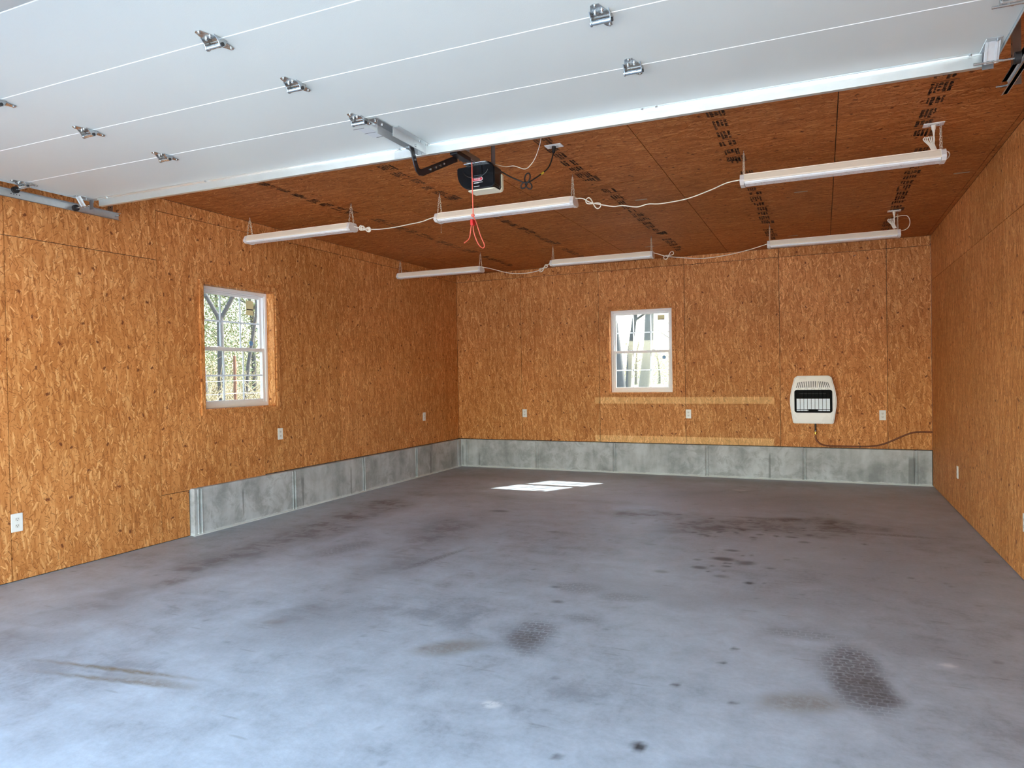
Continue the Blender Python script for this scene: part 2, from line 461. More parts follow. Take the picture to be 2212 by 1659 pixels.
# ------------------------------------------------------------------ geometry helpers
class MB:
    """collects shapes, then links them as ONE mesh object"""

    def __init__(s):
        s.v, s.f, s.sm = [], [], []

    def add(s, verts, faces, smooth=False, M=None):
        o = len(s.v)
        for p in verts:
            p = Vector(p)
            s.v.append(tuple(M @ p) if M else tuple(p))
        for f in faces:
            s.f.append(tuple(i + o for i in f))
            s.sm.append(smooth)
        return s

    def box(s, x0, x1, y0, y1, z0, z1, M=None):
        x0, x1 = min(x0, x1), max(x0, x1)
        y0, y1 = min(y0, y1), max(y0, y1)
        z0, z1 = min(z0, z1), max(z0, z1)
        vs = [(x, y, z) for z in (z0, z1) for y in (y0, y1) for x in (x0, x1)]
        return s.add(vs, [(0, 2, 3, 1), (4, 5, 7, 6), (0, 1, 5, 4), (2, 6, 7, 3), (0, 4, 6, 2), (1, 3, 7, 5)], False, M)

    def bbox(s, x0, x1, y0, y1, z0, z1, r=0.002, seg=2, M=None):
        """box with rounded edges"""
        bm = bmesh.new()
        bmesh.ops.create_cube(bm, size=1.0)
        sx, sy, sz = abs(x1 - x0), abs(y1 - y0), abs(z1 - z0)
        for v in bm.verts:
            v.co = Vector(((x0 + x1) / 2 + v.co.x * sx, (y0 + y1) / 2 + v.co.y * sy, (z0 + z1) / 2 + v.co.z * sz))
        r = min(r, sx * 0.45, sy * 0.45, sz * 0.45)
        bmesh.ops.bevel(bm, geom=bm.edges[:], offset=r, segments=seg, profile=0.5, affect='EDGES')
        return s.bm(bm, M)

    def bm(s, bm, M=None, smooth=False):
        bm.verts.index_update()
        s.add([v.co.copy() for v in bm.verts], [tuple(v.index for v in f.verts) for f in bm.faces], smooth, M)
        bm.free()
        return s

    def tube(s, pts, r, n=8, caps=True, rs=None, M=None, closed=False):
        pts = [Vector(p) for p in pts]
        if len(pts) < 2:
            return s
        k = len(pts)
        vs, fs = [], []
        nrm = None
        for i, p in enumerate(pts):
            if closed:
                tg = pts[(i + 1) % k] - pts[(i - 1) % k]
            else:
                tg = pts[min(i + 1, k - 1)] - pts[max(i - 1, 0)]
            if tg.length < 1e-9:
                tg = Vector((0, 0, 1))
            tg.normalize()
            if nrm is None:
                nrm = tg.orthogonal().normalized()
            nrm = (nrm - tg * nrm.dot(tg))
            nrm = nrm.normalized() if nrm.length > 1e-6 else tg.orthogonal().normalized()
            bi = tg.cross(nrm)
            rr = rs[i] if rs else r
            for j in range(n):
                a = 2 * PI * j / n
                vs.append(p + rr * (math.cos(a) * nrm + math.sin(a) * bi))
        lim = k if closed else k - 1
        for i in range(lim):
            i2 = (i + 1) % k
            for j in range(n):
                j2 = (j + 1) % n
                fs.append((i * n + j, i * n + j2, i2 * n + j2, i2 * n + j))
        s.add(vs, fs, True, M)
        if caps and not closed:
            s.add(vs[:n], [tuple(range(n))[::-1]], False, M)
            s.add(vs[-n:], [tuple(range(n))], False, M)
        return s

    def cyl(s, a, b, r, n=16, r2=None):
        return s.tube([a, b], r, n, True, [r, r if r2 is None else r2])

    def prism(s, poly, h, M=None, smooth=False):
        """polygon in local xy, extruded from z=0 to z=h"""
        n = len(poly)
        vs = [(x, y, 0.0) for x, y in poly] + [(x, y, h) for x, y in poly]
        fs = [tuple(range(n))[::-1], tuple(range(n, 2 * n))]
        s.add(vs, fs, False, M)
        s.add(vs, [(i, (i + 1) % n, n + (i + 1) % n, n + i) for i in range(n)], smooth, M)
        return s

    def sphere(s, c, r, u=12, v=8, sc=(1, 1, 1)):
        bm = bmesh.new()
        bmesh.ops.create_uvsphere(bm, u_segments=u, v_segments=v, radius=1.0)
        for q in bm.verts:
            q.co = Vector((c[0] + q.co.x * r * sc[0], c[1] + q.co.y * r * sc[1], c[2] + q.co.z * r * sc[2]))
        return s.bm(bm, None, True)

    def mesh(s, name):
        me = bpy.data.meshes.new(name)
        me.from_pydata(s.v, [], s.f)
        me.polygons.foreach_set('use_smooth', s.sm)
        me.update()
        return me

    def build(s, name, mat, parent=None, loc=None):
        me = s.mesh(name)
        me.materials.append(MATS[mat])
        o = bpy.data.objects.new(name, me)
        C.objects.link(o)
        if parent:
            o.parent = parent
        if loc:
            o.location = loc
        return o


def tag(o, label=None, cat=None, group=None, kind=None):
    if label:
        o['label'] = label
    if cat:
        o['category'] = cat
    if group:
        o['group'] = group
    if kind:
        o['kind'] = kind
    return o


def thing(name, loc=(0, 0, 0), label=None, cat=None, group=None, kind=None):
    o = bpy.data.objects.new(name, None)
    o.empty_display_size = 0.1
    C.objects.link(o)
    o.location = loc
    return tag(o, label, cat, group, kind)


def copy_tree(o, parent=None):
    c = o.copy()
    C.objects.link(c)
    c.parent = parent
    for ch in list(o.children):
        copy_tree(ch, c)
    return c


def smooth_path(pts, n=6):
    """Catmull-Rom through the points"""
    P = [Vector(p) for p in pts]
    P = [P[0] * 2 - P[1]] + P + [P[-1] * 2 - P[-2]]
    out = []
    for i in range(1, len(P) - 2):
        for k in range(n):
            u = k / n
            a, b, c, d = P[i - 1], P[i], P[i + 1], P[i + 2]
            out.append(0.5 * ((2 * b) + (c - a) * u + (2 * a - 5 * b + 4 * c - d) * u * u + (3 * b - a - 3 * c + d) * u ** 3))
    out.append(P[-2])
    return out


def plate(u0, u1, v0, v1, th, frame, holes=()):
    """flat board with rectangular cut-outs; frame(u, v, depth) -> world point; depth 0 = room face, th = behind"""
    us = sorted({u0, u1, *[h for H in holes for h in H[:2] if u0 < h < u1]})
    vs = sorted({v0, v1, *[h for H in holes for h in H[2:] if v0 < h < v1]})

    def solid(i, j):
        if not (0 <= i < len(us) - 1 and 0 <= j < len(vs) - 1):
            return False
        cu, cv = (us[i] + us[i + 1]) / 2, (vs[j] + vs[j + 1]) / 2
        return not any(H[0] < cu < H[1] and H[2] < cv < H[3] for H in holes)
    mb = MB()
    for i in range(len(us) - 1):
        for j in range(len(vs) - 1):
            if not solid(i, j):
                continue
            a, b, c, d = us[i], us[i + 1], vs[j], vs[j + 1]
            q = [frame(a, c, 0), frame(b, c, 0), frame(b, d, 0), frame(a, d, 0)]
            k = [frame(a, c, th), frame(b, c, th), frame(b, d, th), frame(a, d, th)]
            mb.add(q, [(0, 1, 2, 3)])
            mb.add(k, [(3, 2, 1, 0)])
            for (di, dj), (m, n) in (((0, -1), (0, 1)), ((1, 0), (1, 2)), ((0, 1), (2, 3)), ((-1, 0), (3, 0))):
                if not solid(i + di, j + dj):
                    mb.add([q[m], k[m], k[n], q[n]], [(0, 1, 2, 3)])
    return mb


# ------------------------------------------------------------------ the room shell
GAP = 0.0050
TH = 0.0111
fr_left = lambda y, z, d: (XL - d, y, z)
fr_right = lambda y, z, d: (XR + d, y, z)
fr_back = lambda x, z, d: (x, YB + d, z)
fr_ceil = lambda x, y, d: (x, y, ZC + d)
WIN1 = (4.668, 5.585, 1.118, 2.305)      # y0 y1 z0 z1 in the left wall
WIN2 = (-2.765, -1.862, 1.122, 2.308)    # x0 x1 z0 z1 in the back wall



def make_floor():
    import numpy as np
    st = 0.02
    fx = np.arange(XL - 0.2, XR + 0.2 + st, st)
    fy = np.arange(YF - 0.2, YB + 0.2 + st, st)
    GX, GY = np.meshgrid(fx, fy, indexing='ij')
    nx, ny = GX.shape
    rg = np.random.default_rng(5)

    def vnoise(freq, seed):
        g = np.random.default_rng(seed).random((64, 64))
        u, v = GX * freq + 100, GY * freq + 100
        i, j = np.floor(u).astype(int), np.floor(v).astype(int)
        fu, fv = u - i, v - j
        fu, fv = fu * fu * (3 - 2 * fu), fv * fv * (3 - 2 * fv)
        G = lambda a, b: g[a % 64, b % 64]
        return (G(i, j) * (1 - fu) + G(i + 1, j) * fu) * (1 - fv) + (G(i, j + 1) * (1 - fu) + G(i + 1, j + 1) * fu) * fv
    N = 0.5 * vnoise(2.5, 1) + 0.3 * vnoise(6, 2) + 0.2 * vnoise(14, 3)

    def ell(cx, cy, rx, ry, deg, soft, wob):
        a = math.radians(deg)
        dx, dy = GX - cx, GY - cy
        u = (dx * math.cos(a) + dy * math.sin(a)) / rx
        v = (-dx * math.sin(a) + dy * math.cos(a)) / ry
        d = np.sqrt(u * u + v * v) + (N - 0.5) * wob
        t = np.clip((1 - d) / (1 - soft), 0, 1)
        return t * t * (3 - 2 * t)
    dirt = np.zeros_like(GX)
    oil, tread, pale, rust = (np.zeros_like(GX) for _ in range(4))

    def lay(buf, lst, soft, wob):
        for cx, cy, rx, ry, deg, k in lst:
            m = ell(cx, cy, rx, ry, deg, soft, wob) * k
            np.copyto(buf, 1 - (1 - buf) * (1 - m))
    lay(dirt, [(-4.30, 4.6, 0.40, 3.1, 3, .72), (-2.98, 4.7, 0.34, 3.0, 5, .50), (-4.15, 3.45, .26, .36, 0, .55), (-4.40, 6.3, .4, .9, 0, .6),
               (-4.05, 2.3, .55, .28, 20, .5), (-3.3, 5.6, .3, .9, 8, .42), (-3.9, 8.6, 1.4, .45, 0, .36), (-1.2, 9.2, 2.2, .34, 0, .36), (-1.0, 8.0, 2.6, .9, 0, .22),
               (-3.5, 7.2, .8, .4, 0, .45), (-1.42, 6.80, .62, .26, 12, .95), (-.55, 6.60, 1.0, .46, 0, .75), (.10, 6.88, .46, .28, -12, .97), (-.25, 6.95, .6, .2, 0, .8), (-1.15, 6.35, .35, .2, 0, .7),
               (-1.15, 6.15, .30, .13, 20, .6), (-2.2, 7.3, .8, .18, 0, .35), (-2.7, 3.1, .5, .5, 0, .18), (-1.2, 4.4, .7, .28, -15, .25), (.45, 3.95, .5, .16, -25, .2),
               (-.3, 4.45, .45, .2, 10, .18), (-1.44, 3.32, .17, .20, 12, .80), (.17, 3.34, .19, .26, 0, .92), (.3, 5.4, 1.0, 1.6, 0, .16), (-.2, 3.14, .16, .08, 10, .25)], 0.12, 1.2)
    lay(tread, [(-1.44, 3.42, .20, .38, 12, .95), (.13, 3.48, .18, .52, 6, 1.0), (.17, 3.30, .18, .24, 0, .8), (-.10, 3.95, .32, .10, 4, .5), (-1.25, 3.75, .18, .11, 0, .5),
                (-1.5, 4.28, .22, .15, 0, .5), (-2.72, 4.6, .06, .50, -12, .75), (-3.62, 4.5, .20, .42, -20, .6), (.45, 6.60, .55, .06, 0, .7), (-.5, 6.95, .5, .06, 0, .7), (-1.15, 4.2, .22, .10, 10, .45)], 0.35, 0.7)
    lay(oil, [(-.69, 5.34, .11, .07, 0, .8), (-.52, 5.28, .10, .09, 30, .65), (-.66, 5.62, .08, .05, 0, .65), (-.82, 5.05, .07, .05, 0, .7), (-.64, 5.15, .05, .035, 0, .6), (-.35, 5.2, .06, .035, 0, .55),
              (-.65, 4.88, .07, .045, 0, .45), (-.456, 4.79, .045, .045, 0, .85), (-.64, 2.53, .036, .052, 20, .95), (-.61, 3.10, .028, .028, 0, .8), (-.45, 3.42, .026, .026, 0, .8), (-.36, 3.02, .026, .026, 0, .7),
              (-.42, 3.62, .026, .028, 0, .7), (-1.5, 3.98, .07, .05, 0, .6), (-1.62, 4.25, .05, .035, 0, .55), (-1.05, 4.85, .06, .04, 0, .4), (-3.05, 6.45, .16, .10, 0, .55), (-2.2, 5.75, .10, .05, 0, .4), (-.9, 2.35, .03, .025, 0, .6),
              (-1.3, 5.6, .07, .04, 0, .35), (-.15, 6.1, .06, .05, 0, .5)]
        + [(-.55 + rg.normal() * .45, 6.45 + rg.normal() * .22, rg.uniform(.025, .06), rg.uniform(.02, .045), rg.uniform(0, 180), rg.uniform(.3, .7)) for _ in range(46)]
        + [(-.6 + rg.normal() * .2, 5.3 + rg.normal() * .25, rg.uniform(.02, .04), rg.uniform(.02, .035), 0, rg.uniform(.3, .6)) for _ in range(14)]
        + [(rg.uniform(XL, XR), rg.uniform(2, 9), rg.uniform(.02, .03), rg.uniform(.02, .03), 0, rg.uniform(.2, .5)) for _ in range(90)], 0.3, 0.6)
    lay(rust, [(-3.15, 2.255, .66, .026, 8.5, 1.0), (-3.10, 2.160, .60, .026, 9.5, .8), (-2.85, 2.23, .36, .06, 6, .55), (-1.76, 3.10, .28, .13, 38, .62), (-.10, 3.13, .28, .15, 20, .66), (-2.9, 3.05, .08, .05, 20, .4)], 0.3, 0.5)
    lay(pale, [(-1.30, 2.62, .05, .04, 0, .9), (.52, 3.78, .05, .035, 0, .9), (-.9, 8.55, .12, .04, 0, .8)], 0.4, 0.9)
    z = np.zeros_like(GX)
    me = bpy.data.meshes.new('floor')
    idx = np.arange(nx * ny).reshape(nx, ny)
    q = np.stack([idx[:-1, :-1], idx[1:, :-1], idx[1:, 1:], idx[:-1, 1:]], -1).reshape(-1, 4)
    me.vertices.add(nx * ny)
    me.vertices.foreach_set('co', np.stack([GX, GY, z], -1).astype('f4').ravel())
    me.loops.add(q.size)
    me.loops.foreach_set('vertex_index', q.astype('i4').ravel())
    me.polygons.add(len(q))
    me.polygons.foreach_set('loop_start', np.arange(0, q.size, 4).astype('i4'))
    me.update(calc_edges=True)
    a1 = me.attributes.new('stain', 'FLOAT_COLOR', 'POINT')
    a1.data.foreach_set('color', np.stack([dirt, oil, tread, pale], -1).astype('f4').ravel())
    a2 = me.attributes.new('rust', 'FLOAT', 'POINT')
    a2.data.foreach_set('value', rust.astype('f4').ravel())
    me.materials.append(MATS['floor_concrete'])
    o = bpy.data.objects.new('floor', me)
    C.objects.link(o)
    MB().box(XL - 0.2, XR + 0.2, YF - 0.2, YB + 0.2, -0.15, -0.002).build('slab', 'gravel', o)
    return o


fl = make_floor()
tag(fl, 'stained grey concrete slab floor', kind='structure')


def wall(name, frame, u0, u1, label, holes=(), th=0.14, v1=ZC + 0.12):
    o = plate(u0, u1, -0.1, v1, th, lambda u, v, d: frame(u, v, d + TH + 0.001), holes).build(name, 'framing')
    # weather side
    plate(u0, u1, -0.1, v1, 0.02, lambda u, v, d: frame(u, v, d + TH + 0.002 + th), holes).build('siding', 'siding', o)
    tag(o, label, kind='structure')
    return o


w_left = wall('wall_left', fr_left, YF - 0.15, YB + 0.16, 'left wall lined with strand board sheets above a concrete stem', (WIN1,))
w_right = wall('wall_right', fr_right, YF - 0.15, YB + 0.16, 'right wall lined with strand board down to the floor')
w_back = wall('wall_back', fr_back, XL, XR, 'back wall lined with strand board above a concrete stem', (WIN2,))
ceil = MB().box(XL - 0.16, XR + 0.16, YF - 0.15, YB + 0.16, ZC + TH + 0.001, ZC + 0.14).build('ceiling', 'framing')
tag(ceil, 'strand board ceiling with printed grade stamps', kind='structure')


def sheet(parent, frame, mat, u0, u1, v0, v1, holes=(), proud=0.0):
    o = plate(u0 + GAP / 2, u1 - GAP / 2, v0 + GAP / 2, v1 - GAP / 2, TH, lambda u, v, d: frame(u, v, d - proud), holes).build('osb_sheet', mat, parent)
    return o


# left wall: full-height sheets from the floor near the door, then sheets standing on the stem
ys = [YF, 1.756, 2.975, 4.190]
for a, b in zip(ys, ys[1:]):
    sheet(w_left, fr_left, 'osb_side', a, b, 0.004, 2.4384)
    sheet(w_left, fr_left, 'osb_side', a, b, 2.4384, ZC)
sheet(w_left, fr_left, 'osb_side', 4.190, 4.475, 0.004, 0.412)
ys2 = [4.190, 5.410, 6.630, 7.850, 9.070, YB]
for a, b in zip(ys2, ys2[1:]):
    sheet(w_left, fr_left, 'osb_side', a, b, STEM + 0.006 if a > 4.2 else 0.412, STEM + 2.4384, (WIN1,), 0.0 if a > 4.2 else 0.0004)
    sheet(w_left, fr_left, 'osb_side', a, b, STEM + 2.4384, ZC)
xs = [XL, -4.120, -2.908, -1.700, -0.498, 0.720, XR]
for k, (a, b) in enumerate(zip(xs, xs[1:])):
    sheet(w_back, fr_back, 'osb_back', a, b, STEM + 0.006, STEM + 2.4384, (WIN2,), (0, .0005, 0, .0006, .0002, 0)[k])
    sheet(w_back, fr_back, 'osb_back', a, b, STEM + 2.4384, ZC)
ysr = [YF, 2.28, 3.50, 4.72, 5.940, 7.159, 8.378, YB]
for a, b in zip(ysr, ysr[1:]):
    sheet(w_right, fr_right, 'osb_side', a, b, 0.004, 2.4384)
    sheet(w_right, fr_right, 'osb_side', a, b, 2.4384, ZC)
cxs = [XL, -4.777, -3.557, -2.338, -1.119, 0.100, 1.147, XR]
cys = [YF, 3.19, 5.628, 8.060, YB]
for a, b in zip(cxs, cxs[1:]):
    for c, d in zip(cys, cys[1:]):
        sheet(ceil, fr_ceil, 'osb_ceiling', a, b, c, d, (), random.choice((0, 0.0006, 0.0012)))


# printed grade stamps on the ceiling sheets: small ink marks in blocks, a triangle at the end
def stamp(x, y0, y1, seed, tri=True, wdt=0.13):
    rn = random.Random(seed)
    mb = MB()
    z = ZC - 0.0016
    y = y0

    def q(xa, xb, ya, yb):
        mb.add([(xa, ya, z), (xb, ya, z), (xb, yb, z), (xa, yb, z)], [(0, 1, 2, 3)])
    while y < y1 - 0.16:
        hblk = rn.uniform(0.11, 0.19)
        xa, xb = x - wdt / 2 + rn.uniform(0, 0.02), x + wdt / 2 - rn.uniform(0, 0.035)
        u = xa
        while u < xb - 0.012:
            cw = rn.uniform(0.012, 0.026)
            if rn.random() < 0.9:
                v = y
                top = y + hblk * rn.uniform(0.55, 1.0)
                while v < top:
                    ln = rn.uniform(0.006, 0.016)
                    if rn.random() < 0.88:
                        q(u, u + cw * rn.uniform(0.55, 1.0), v, v + ln * 0.72)
                    if rn.random() < 0.55:
                        q(u + cw * rn.choice((0.0, 0.55)), u + cw * rn.choice((0.25, 0.8)), v, v + ln)
                    v += ln
            u += cw + 0.003
        if rn.random() < 0.6:
            q(xa, xb + 0.02, y + hblk + 0.012, y + hblk + 0.018)
        y += hblk + rn.uniform(0.03, 0.06)
    if tri:
        cy = y1 - 0.10
        for k in range(5):
            f0, f1 = k / 5, (k + 0.7) / 5
            mb.add([(x - 0.07 + 0.11 * f0, cy - 0.055 * f0, z), (x - 0.07 + 0.11 * f1, cy - 0.055 * f1, z),
                    (x - 0.07 + 0.11 * f1, cy + 0.055 * f1, z), (x - 0.07 + 0.11 * f0, cy + 0.055 * f0, z)], [(0, 1, 2, 3)])
        for k in range(6):
            q(x + 0.045, x + 0.075, cy - 0.09 + k * 0.025, cy - 0.073 + k * 0.025)
    return mb.build('grade_stamp', 'stamp_ink', ceil)


for i, x in enumerate((0.625, -0.575, -1.705, -2.98, -4.10)):
    stamp(x, 3.95, 5.52, 10 + i)
    stamp(x + 0.05, 5.75, 7.95, 20 + i)
    stamp(x + 0.05, 8.20, 9.25, 30 + i, False)
for x, y in ((-1.489, 6.254), (-0.158, 6.649), (1.043, 6.629), (-1.95, 8.6), (-0.30, 8.75)):
    MB().box(x - 0.055, x + 0.055, y - 0.014, y + 0.014, ZC - 0.0020, ZC - 0.0012).build('paper_label', 'label_grey', ceil)


# concrete stems: one pour with the marks of its form boards
def stem(name, frame, u0, u1, joints, proud, label):
    mb = MB()
    edges = [u0] + joints + [u1]
    for a, b in zip(edges, edges[1:]):
        d = proud + random.uniform(-0.0015, 0.0015)
        j = 0.010
        vs = [frame(a + j, 0, -d), frame(b - j, 0, -d), frame(b - j, STEM - 0.004, -d), frame(a + j, STEM - 0.004, -d),
              frame(a + j, 0, TH), frame(b - j, 0, TH), frame(b - j, STEM, TH), frame(a + j, STEM, TH),
              frame(a + j, STEM, -d + 0.004), frame(b - j, STEM, -d + 0.004)]
        mb.add(vs, [(0, 1, 2, 3), (3, 2, 9, 8), (8, 9, 6, 7), (0, 3, 8, 7, 4), (1, 5, 6, 9, 2)])
    for e in joints:
        vs = [frame(e - 0.010, 0, -proud + 0.012), frame(e + 0.010, 0, -proud + 0.012), frame(e + 0.010, STEM - 0.002, -proud + 0.012), frame(e - 0.010, STEM - 0.002, -proud + 0.012)]
        mb.add(vs, [(0, 1, 2, 3)])
        for s in (-0.020, 0.020):   # fins of cement squeezed between the boards
            w_ = 0.008
            vs = [frame(e + s - w_, 0, -proud), frame(e + s, 0, -proud - 0.008), frame(e + s + w_, 0, -proud),
                  frame(e + s - w_, STEM - 0.012, -proud), frame(e + s, STEM - 0.012, -proud - 0.007), frame(e + s + w_, STEM - 0.012, -proud)]
            mb.add(vs, [(0, 1, 4, 3), (1, 2, 5, 4), (3, 4, 5)])
    o = mb.build(name, 'stem_concrete')
    tag(o, label, kind='structure')
    return o


PL, PB = 0.050, 0.026
stem('baseboard_left', fr_left, 4.475, YB, [4.545, 5.771, 7.001, 8.211, 9.42], PL, 'poured concrete stem along the foot of the left wall')
stem('baseboard_back', fr_back, XL, XR, [-5.05, -3.884, -2.700, -1.427, -0.222, 1.006], PB, 'poured concrete stem along the foot of the back wall')
# cement bead where slab meets stem
bead = MB()
bead.tube([(XL + PL, 4.475, 0.002), (XL + PL, YB - PB, 0.002)], 0.011, 6)
bead.tube([(XL + PL, YB - PB, 0.002), (XR, YB - PB, 0.002)], 0.011, 6)
tag(bead.build('trim_1', 'stem_concrete'), 'pale cement bead between slab and stem', kind='structure')

# front wall with the wide opening (behind and around the camera), shed roof and ground outside
OX0, OX1, OZ = -4.86, 0.62, 2.30
fw = plate(XL - 0.16, XR + 0.16, -0.1, ZC + 0.12, 0.15, lambda u, v, d: (u, YF - d, v), ((OX0, OX1, -1.0, OZ),)).build('wall_front', 'siding')
tag(fw, 'front wall around the wide overhead door opening', kind='structure')
cy_ = (YF - 0.15 + YB + 0.16) / 2
rf = MB()
e0, e1 = YF - 0.45, YB + 0.42
x0, x1 = XL - 0.45, XR + 0.45
rf.add([(x0, e0, ZC + 0.13), (x1, e0, ZC + 0.13), (x1, e1, ZC + 0.13), (x0, e1, ZC + 0.13), (x0, cy_, 4.9), (x1, cy_, 4.9)],
       [(0, 1, 2, 3), (0, 4, 5, 1), (3, 2, 5, 4), (0, 3, 4), (1, 5, 2)])
tag(rf.build('roof', 'roofing'), 'dark gable roof over the garage', kind='structure')


cn = MB().box(OX0 - 0.35, OX1 + 0.35, YF - 2.40, YF - 0.16, 2.46, 2.54).build('sky_blocker', 'siding')  # unseen slab, added to hold high sky light off the near floor
tag(cn, 'unseen slab added outside the opening to cut high sky light', kind='structure')

# ------------------------------------------------------------------ windows
def window(name, label, frame, u0, u1, z0, z1, depth, flip):
    """double-hung vinyl window in a strand board lined opening; frame(u, z, depth)"""
    root = thing(name, frame((u0 + u1) / 2, z0, 0), label, kind='structure')
    inv = root.location.copy()
    F = lambda u, z, d: tuple(Vector(frame(u, z, d)) - inv)

    def bar(a, b, c, d, d0, d1, mb=None):
        mb = mb or MB()
        p, q = F(a, c, d0), F(b, d, d1)
        mb.bbox(p[0], q[0], p[1], q[1], p[2], q[2], 0.003, 2)
        return mb
    t = 0.012
    # lining of the opening
    for a, b, c, d in ((u0, u0 + t, z0, z1), (u1 - t, u1, z0, z1), (u0 + t, u1 - t, z0, z0 + t), (u0 + t, u1 - t, z1 - t, z1)):
        p, q = F(a, c, 0.0005), F(b, d, depth + 0.06)
        MB().box(p[0], q[0], p[1], q[1], p[2], q[2]).build('jamb', 'osb_jamb', root)
    # casing strips, mitred square, standing slightly proud
    cw = 0.045
    for a, b, c, d in ((u0 - cw, u0, z0 - cw, z1 + cw), (u1, u1 + cw, z0 - cw, z1 + cw), (u0 + .0015, u1 - .0015, z1, z1 + cw), (u0 + .0015, u1 - .0015, z0 - cw, z0)):
        p, q = F(a + .0015, c + .0015, -0.016), F(b - .0015, d - .0015, -0.0007)
        MB().box(p[0], q[0], p[1], q[1], p[2], q[2]).build('casing', 'osb_side' if name == 'window_1' else 'osb_back', root)
    a0, a1, b0, b1 = u0 + t, u1 - t, z0 + t, z1 - t
    mid = (b0 + b1) / 2 - 0.01
    fw_ = 0.030
    fr = MB()
    for (a, b, c, d) in ((a0, a0 + fw_, b0, b1), (a1 - fw_, a1, b0, b1), (a0 + fw_, a1 - fw_, b0, b0 + fw_ + .012), (a0 + fw_, a1 - fw_, b1 - fw_, b1)):
        bar(a, b, c, d, depth, depth + 0.07, fr)
    # stepped tracks beside the upper sash
    for s_, off in ((a0 + fw_, 1), (a1 - fw_, -1)):
        bar(s_, s_ + off * 0.012, b0, b1, depth + 0.012, depth + 0.07, fr)
    bar(a0 + fw_, a1 - fw_, b1 - fw_ - 0.014, b1 - fw_, depth + 0.012, depth + 0.07, fr)
    fr.build('frame', 'vinyl', root)
    sw = 0.034

    def sash(nm, c, d, dd):
        mb = MB()
        l, r = a0 + fw_ + 0.003, a1 - fw_ - 0.003
        for (a, b, e, g) in ((l, l + sw, c, d), (r - sw, r, c, d), (l + sw, r - sw, c, c + sw), (l + sw, r - sw, d - sw, d)):
            bar(a, b, e, g, dd, dd + 0.028, mb)
        so = mb.build(nm, 'vinyl', root)
        gl, gr, gb, gt = l + sw, r - sw, c + sw, d - sw
        p, q = F(gl, gb, dd + 0.014), F(gr, gt, dd + 0.018)
        MB().box(p[0], q[0], p[1], q[1], p[2], q[2]).build('pane', 'glass', so)
        for k in (1, 2):
            x = gl + (gr - gl) * k / 3
            p, q = F(x - 0.008, gb, dd + 0.006), F(x + 0.008, gt, dd + 0.0125)
            MB().box(p[0], q[0], p[1], q[1], p[2], q[2]).build('muntin', 'muntin_white', so)
        z = (gb + gt) / 2
        p, q = F(gl, z - 0.008, dd + 0.0063), F(gr, z + 0.008, dd + 0.0122)
        MB().box(p[0], q[0], p[1], q[1], p[2], q[2]).build('muntin', 'muntin_white', so)
        return so, (gl, gr, gb, gt)
    us, ug = sash('upper_sash', mid - 0.018, b1 - fw_, depth + 0.040)
    ls, lg = sash('lower_sash', b0 + fw_ + 0.008, mid + 0.018, depth + 0.008)
    # two tilt latches and a lock on the meeting rail
    for x in (0.27, 0.73):
        u = lg[0] + (lg[1] - lg[0]) * x
        bar(u - 0.022, u + 0.022, mid + 0.016, mid + 0.026, depth + 0.006, depth + 0.026).build('sash_lock', 'vinyl', root)
    # energy label on the upper pane, round sticker
    st = MB()
    w3 = (ug[1] - ug[0]) / 3
    sx0 = ug[1] - w3 * 0.66 if not flip else ug[1] - w3 * 0.62
    p, q = F(sx0, ug[3] - 0.17 if flip is False else ug[3] - 0.09, depth + 0.0525), F(sx0 + 0.10, ug[3] - 0.02, depth + 0.0535)
    st.box(p[0], q[0], p[1], q[1], p[2], q[2])
    so = st.build('energy_label', 'sticker_yellow', us)
    p, q = F(sx0 + 0.008, ug[3] - 0.118 if flip is False else ug[3] - 0.087, depth + 0.0515), F(sx0 + 0.092, ug[3] - 0.106 if flip is False else ug[3] - 0.078, depth + 0.0524)
    MB().box(p[0], q[0], p[1], q[1], p[2], q[2]).build('label_bar', 'slot_dark', us)
    cu, cz = (ug[1] - w3 * 0.42, ug[2] + 0.055) if flip is False else (lg[1] - w3 * 0.25, lg[3] - 0.07)
    dd = depth + (0.0525 if flip is False else 0.0205)
    A, B = Vector(F(cu, cz, dd)), Vector(F(cu, cz, dd + 0.0012))
    MB().cyl(A, B, 0.026, 20).build('round_sticker', 'sticker_blue', us if flip is False else ls)
    return root


window('window_1', 'white double-hung window in the left wall looking onto a wire fence', fr_left, *WIN1, 0.095, False)
window('window_2', 'white double-hung window in the back wall above the pale bands', fr_back, *WIN2, 0.075, True)

# ------------------------------------------------------------------ overhead door, open along the ceiling
DOOR_C, DZ, DTILT = -2.13, 2.7175, -0.0098
DW = 2.805
door = thing('door_1', (DOOR_C, 0, DZ), 'white sectional overhead door raised flat under the ceiling', kind='structure')
door.rotation_euler = (0, -DTILT, 0)
SEAM = [1.535, 2.005, 2.457, 2.925, 3.455]


def section(parent, y0, y1, M=None):
    mb = MB()
    mb.bbox(-DW, DW, y0 + 0.0012, y1 - 0.0012, 0.0, 0.042, 0.003, 2)
    o = mb.build('section_panel', 'door_paint', parent)
    if M:
        o.matrix_local = M
    return o


for a, b in zip(SEAM, SEAM[1:]):
    section(door, a, b)
M5 = Matrix.Translation((0, SEAM[0] - 0.002, 0.0)) @ Matrix.Rotation(math.radians(27), 4, 'X')
section(door, -0.46, -0.001, M5)
for y in SEAM[:-1]:   # bead along every joint, painted whiter to stand for the edge highlight
    MB().tube([(-DW, y, 0.0012), (DW, y, 0.0012)], 0.0027, 6).build('joint_highlight', 'edge_highlight', door)
# bottom weather seal and end stiles
for s in (-1, 1):
    for a, b in zip(SEAM, SEAM[1:]):
        MB().box(s * DW, s * (DW + 0.003), a + 0.003, b - 0.003, -0.010, 0.040).build('end_stile', 'galvanized', door)

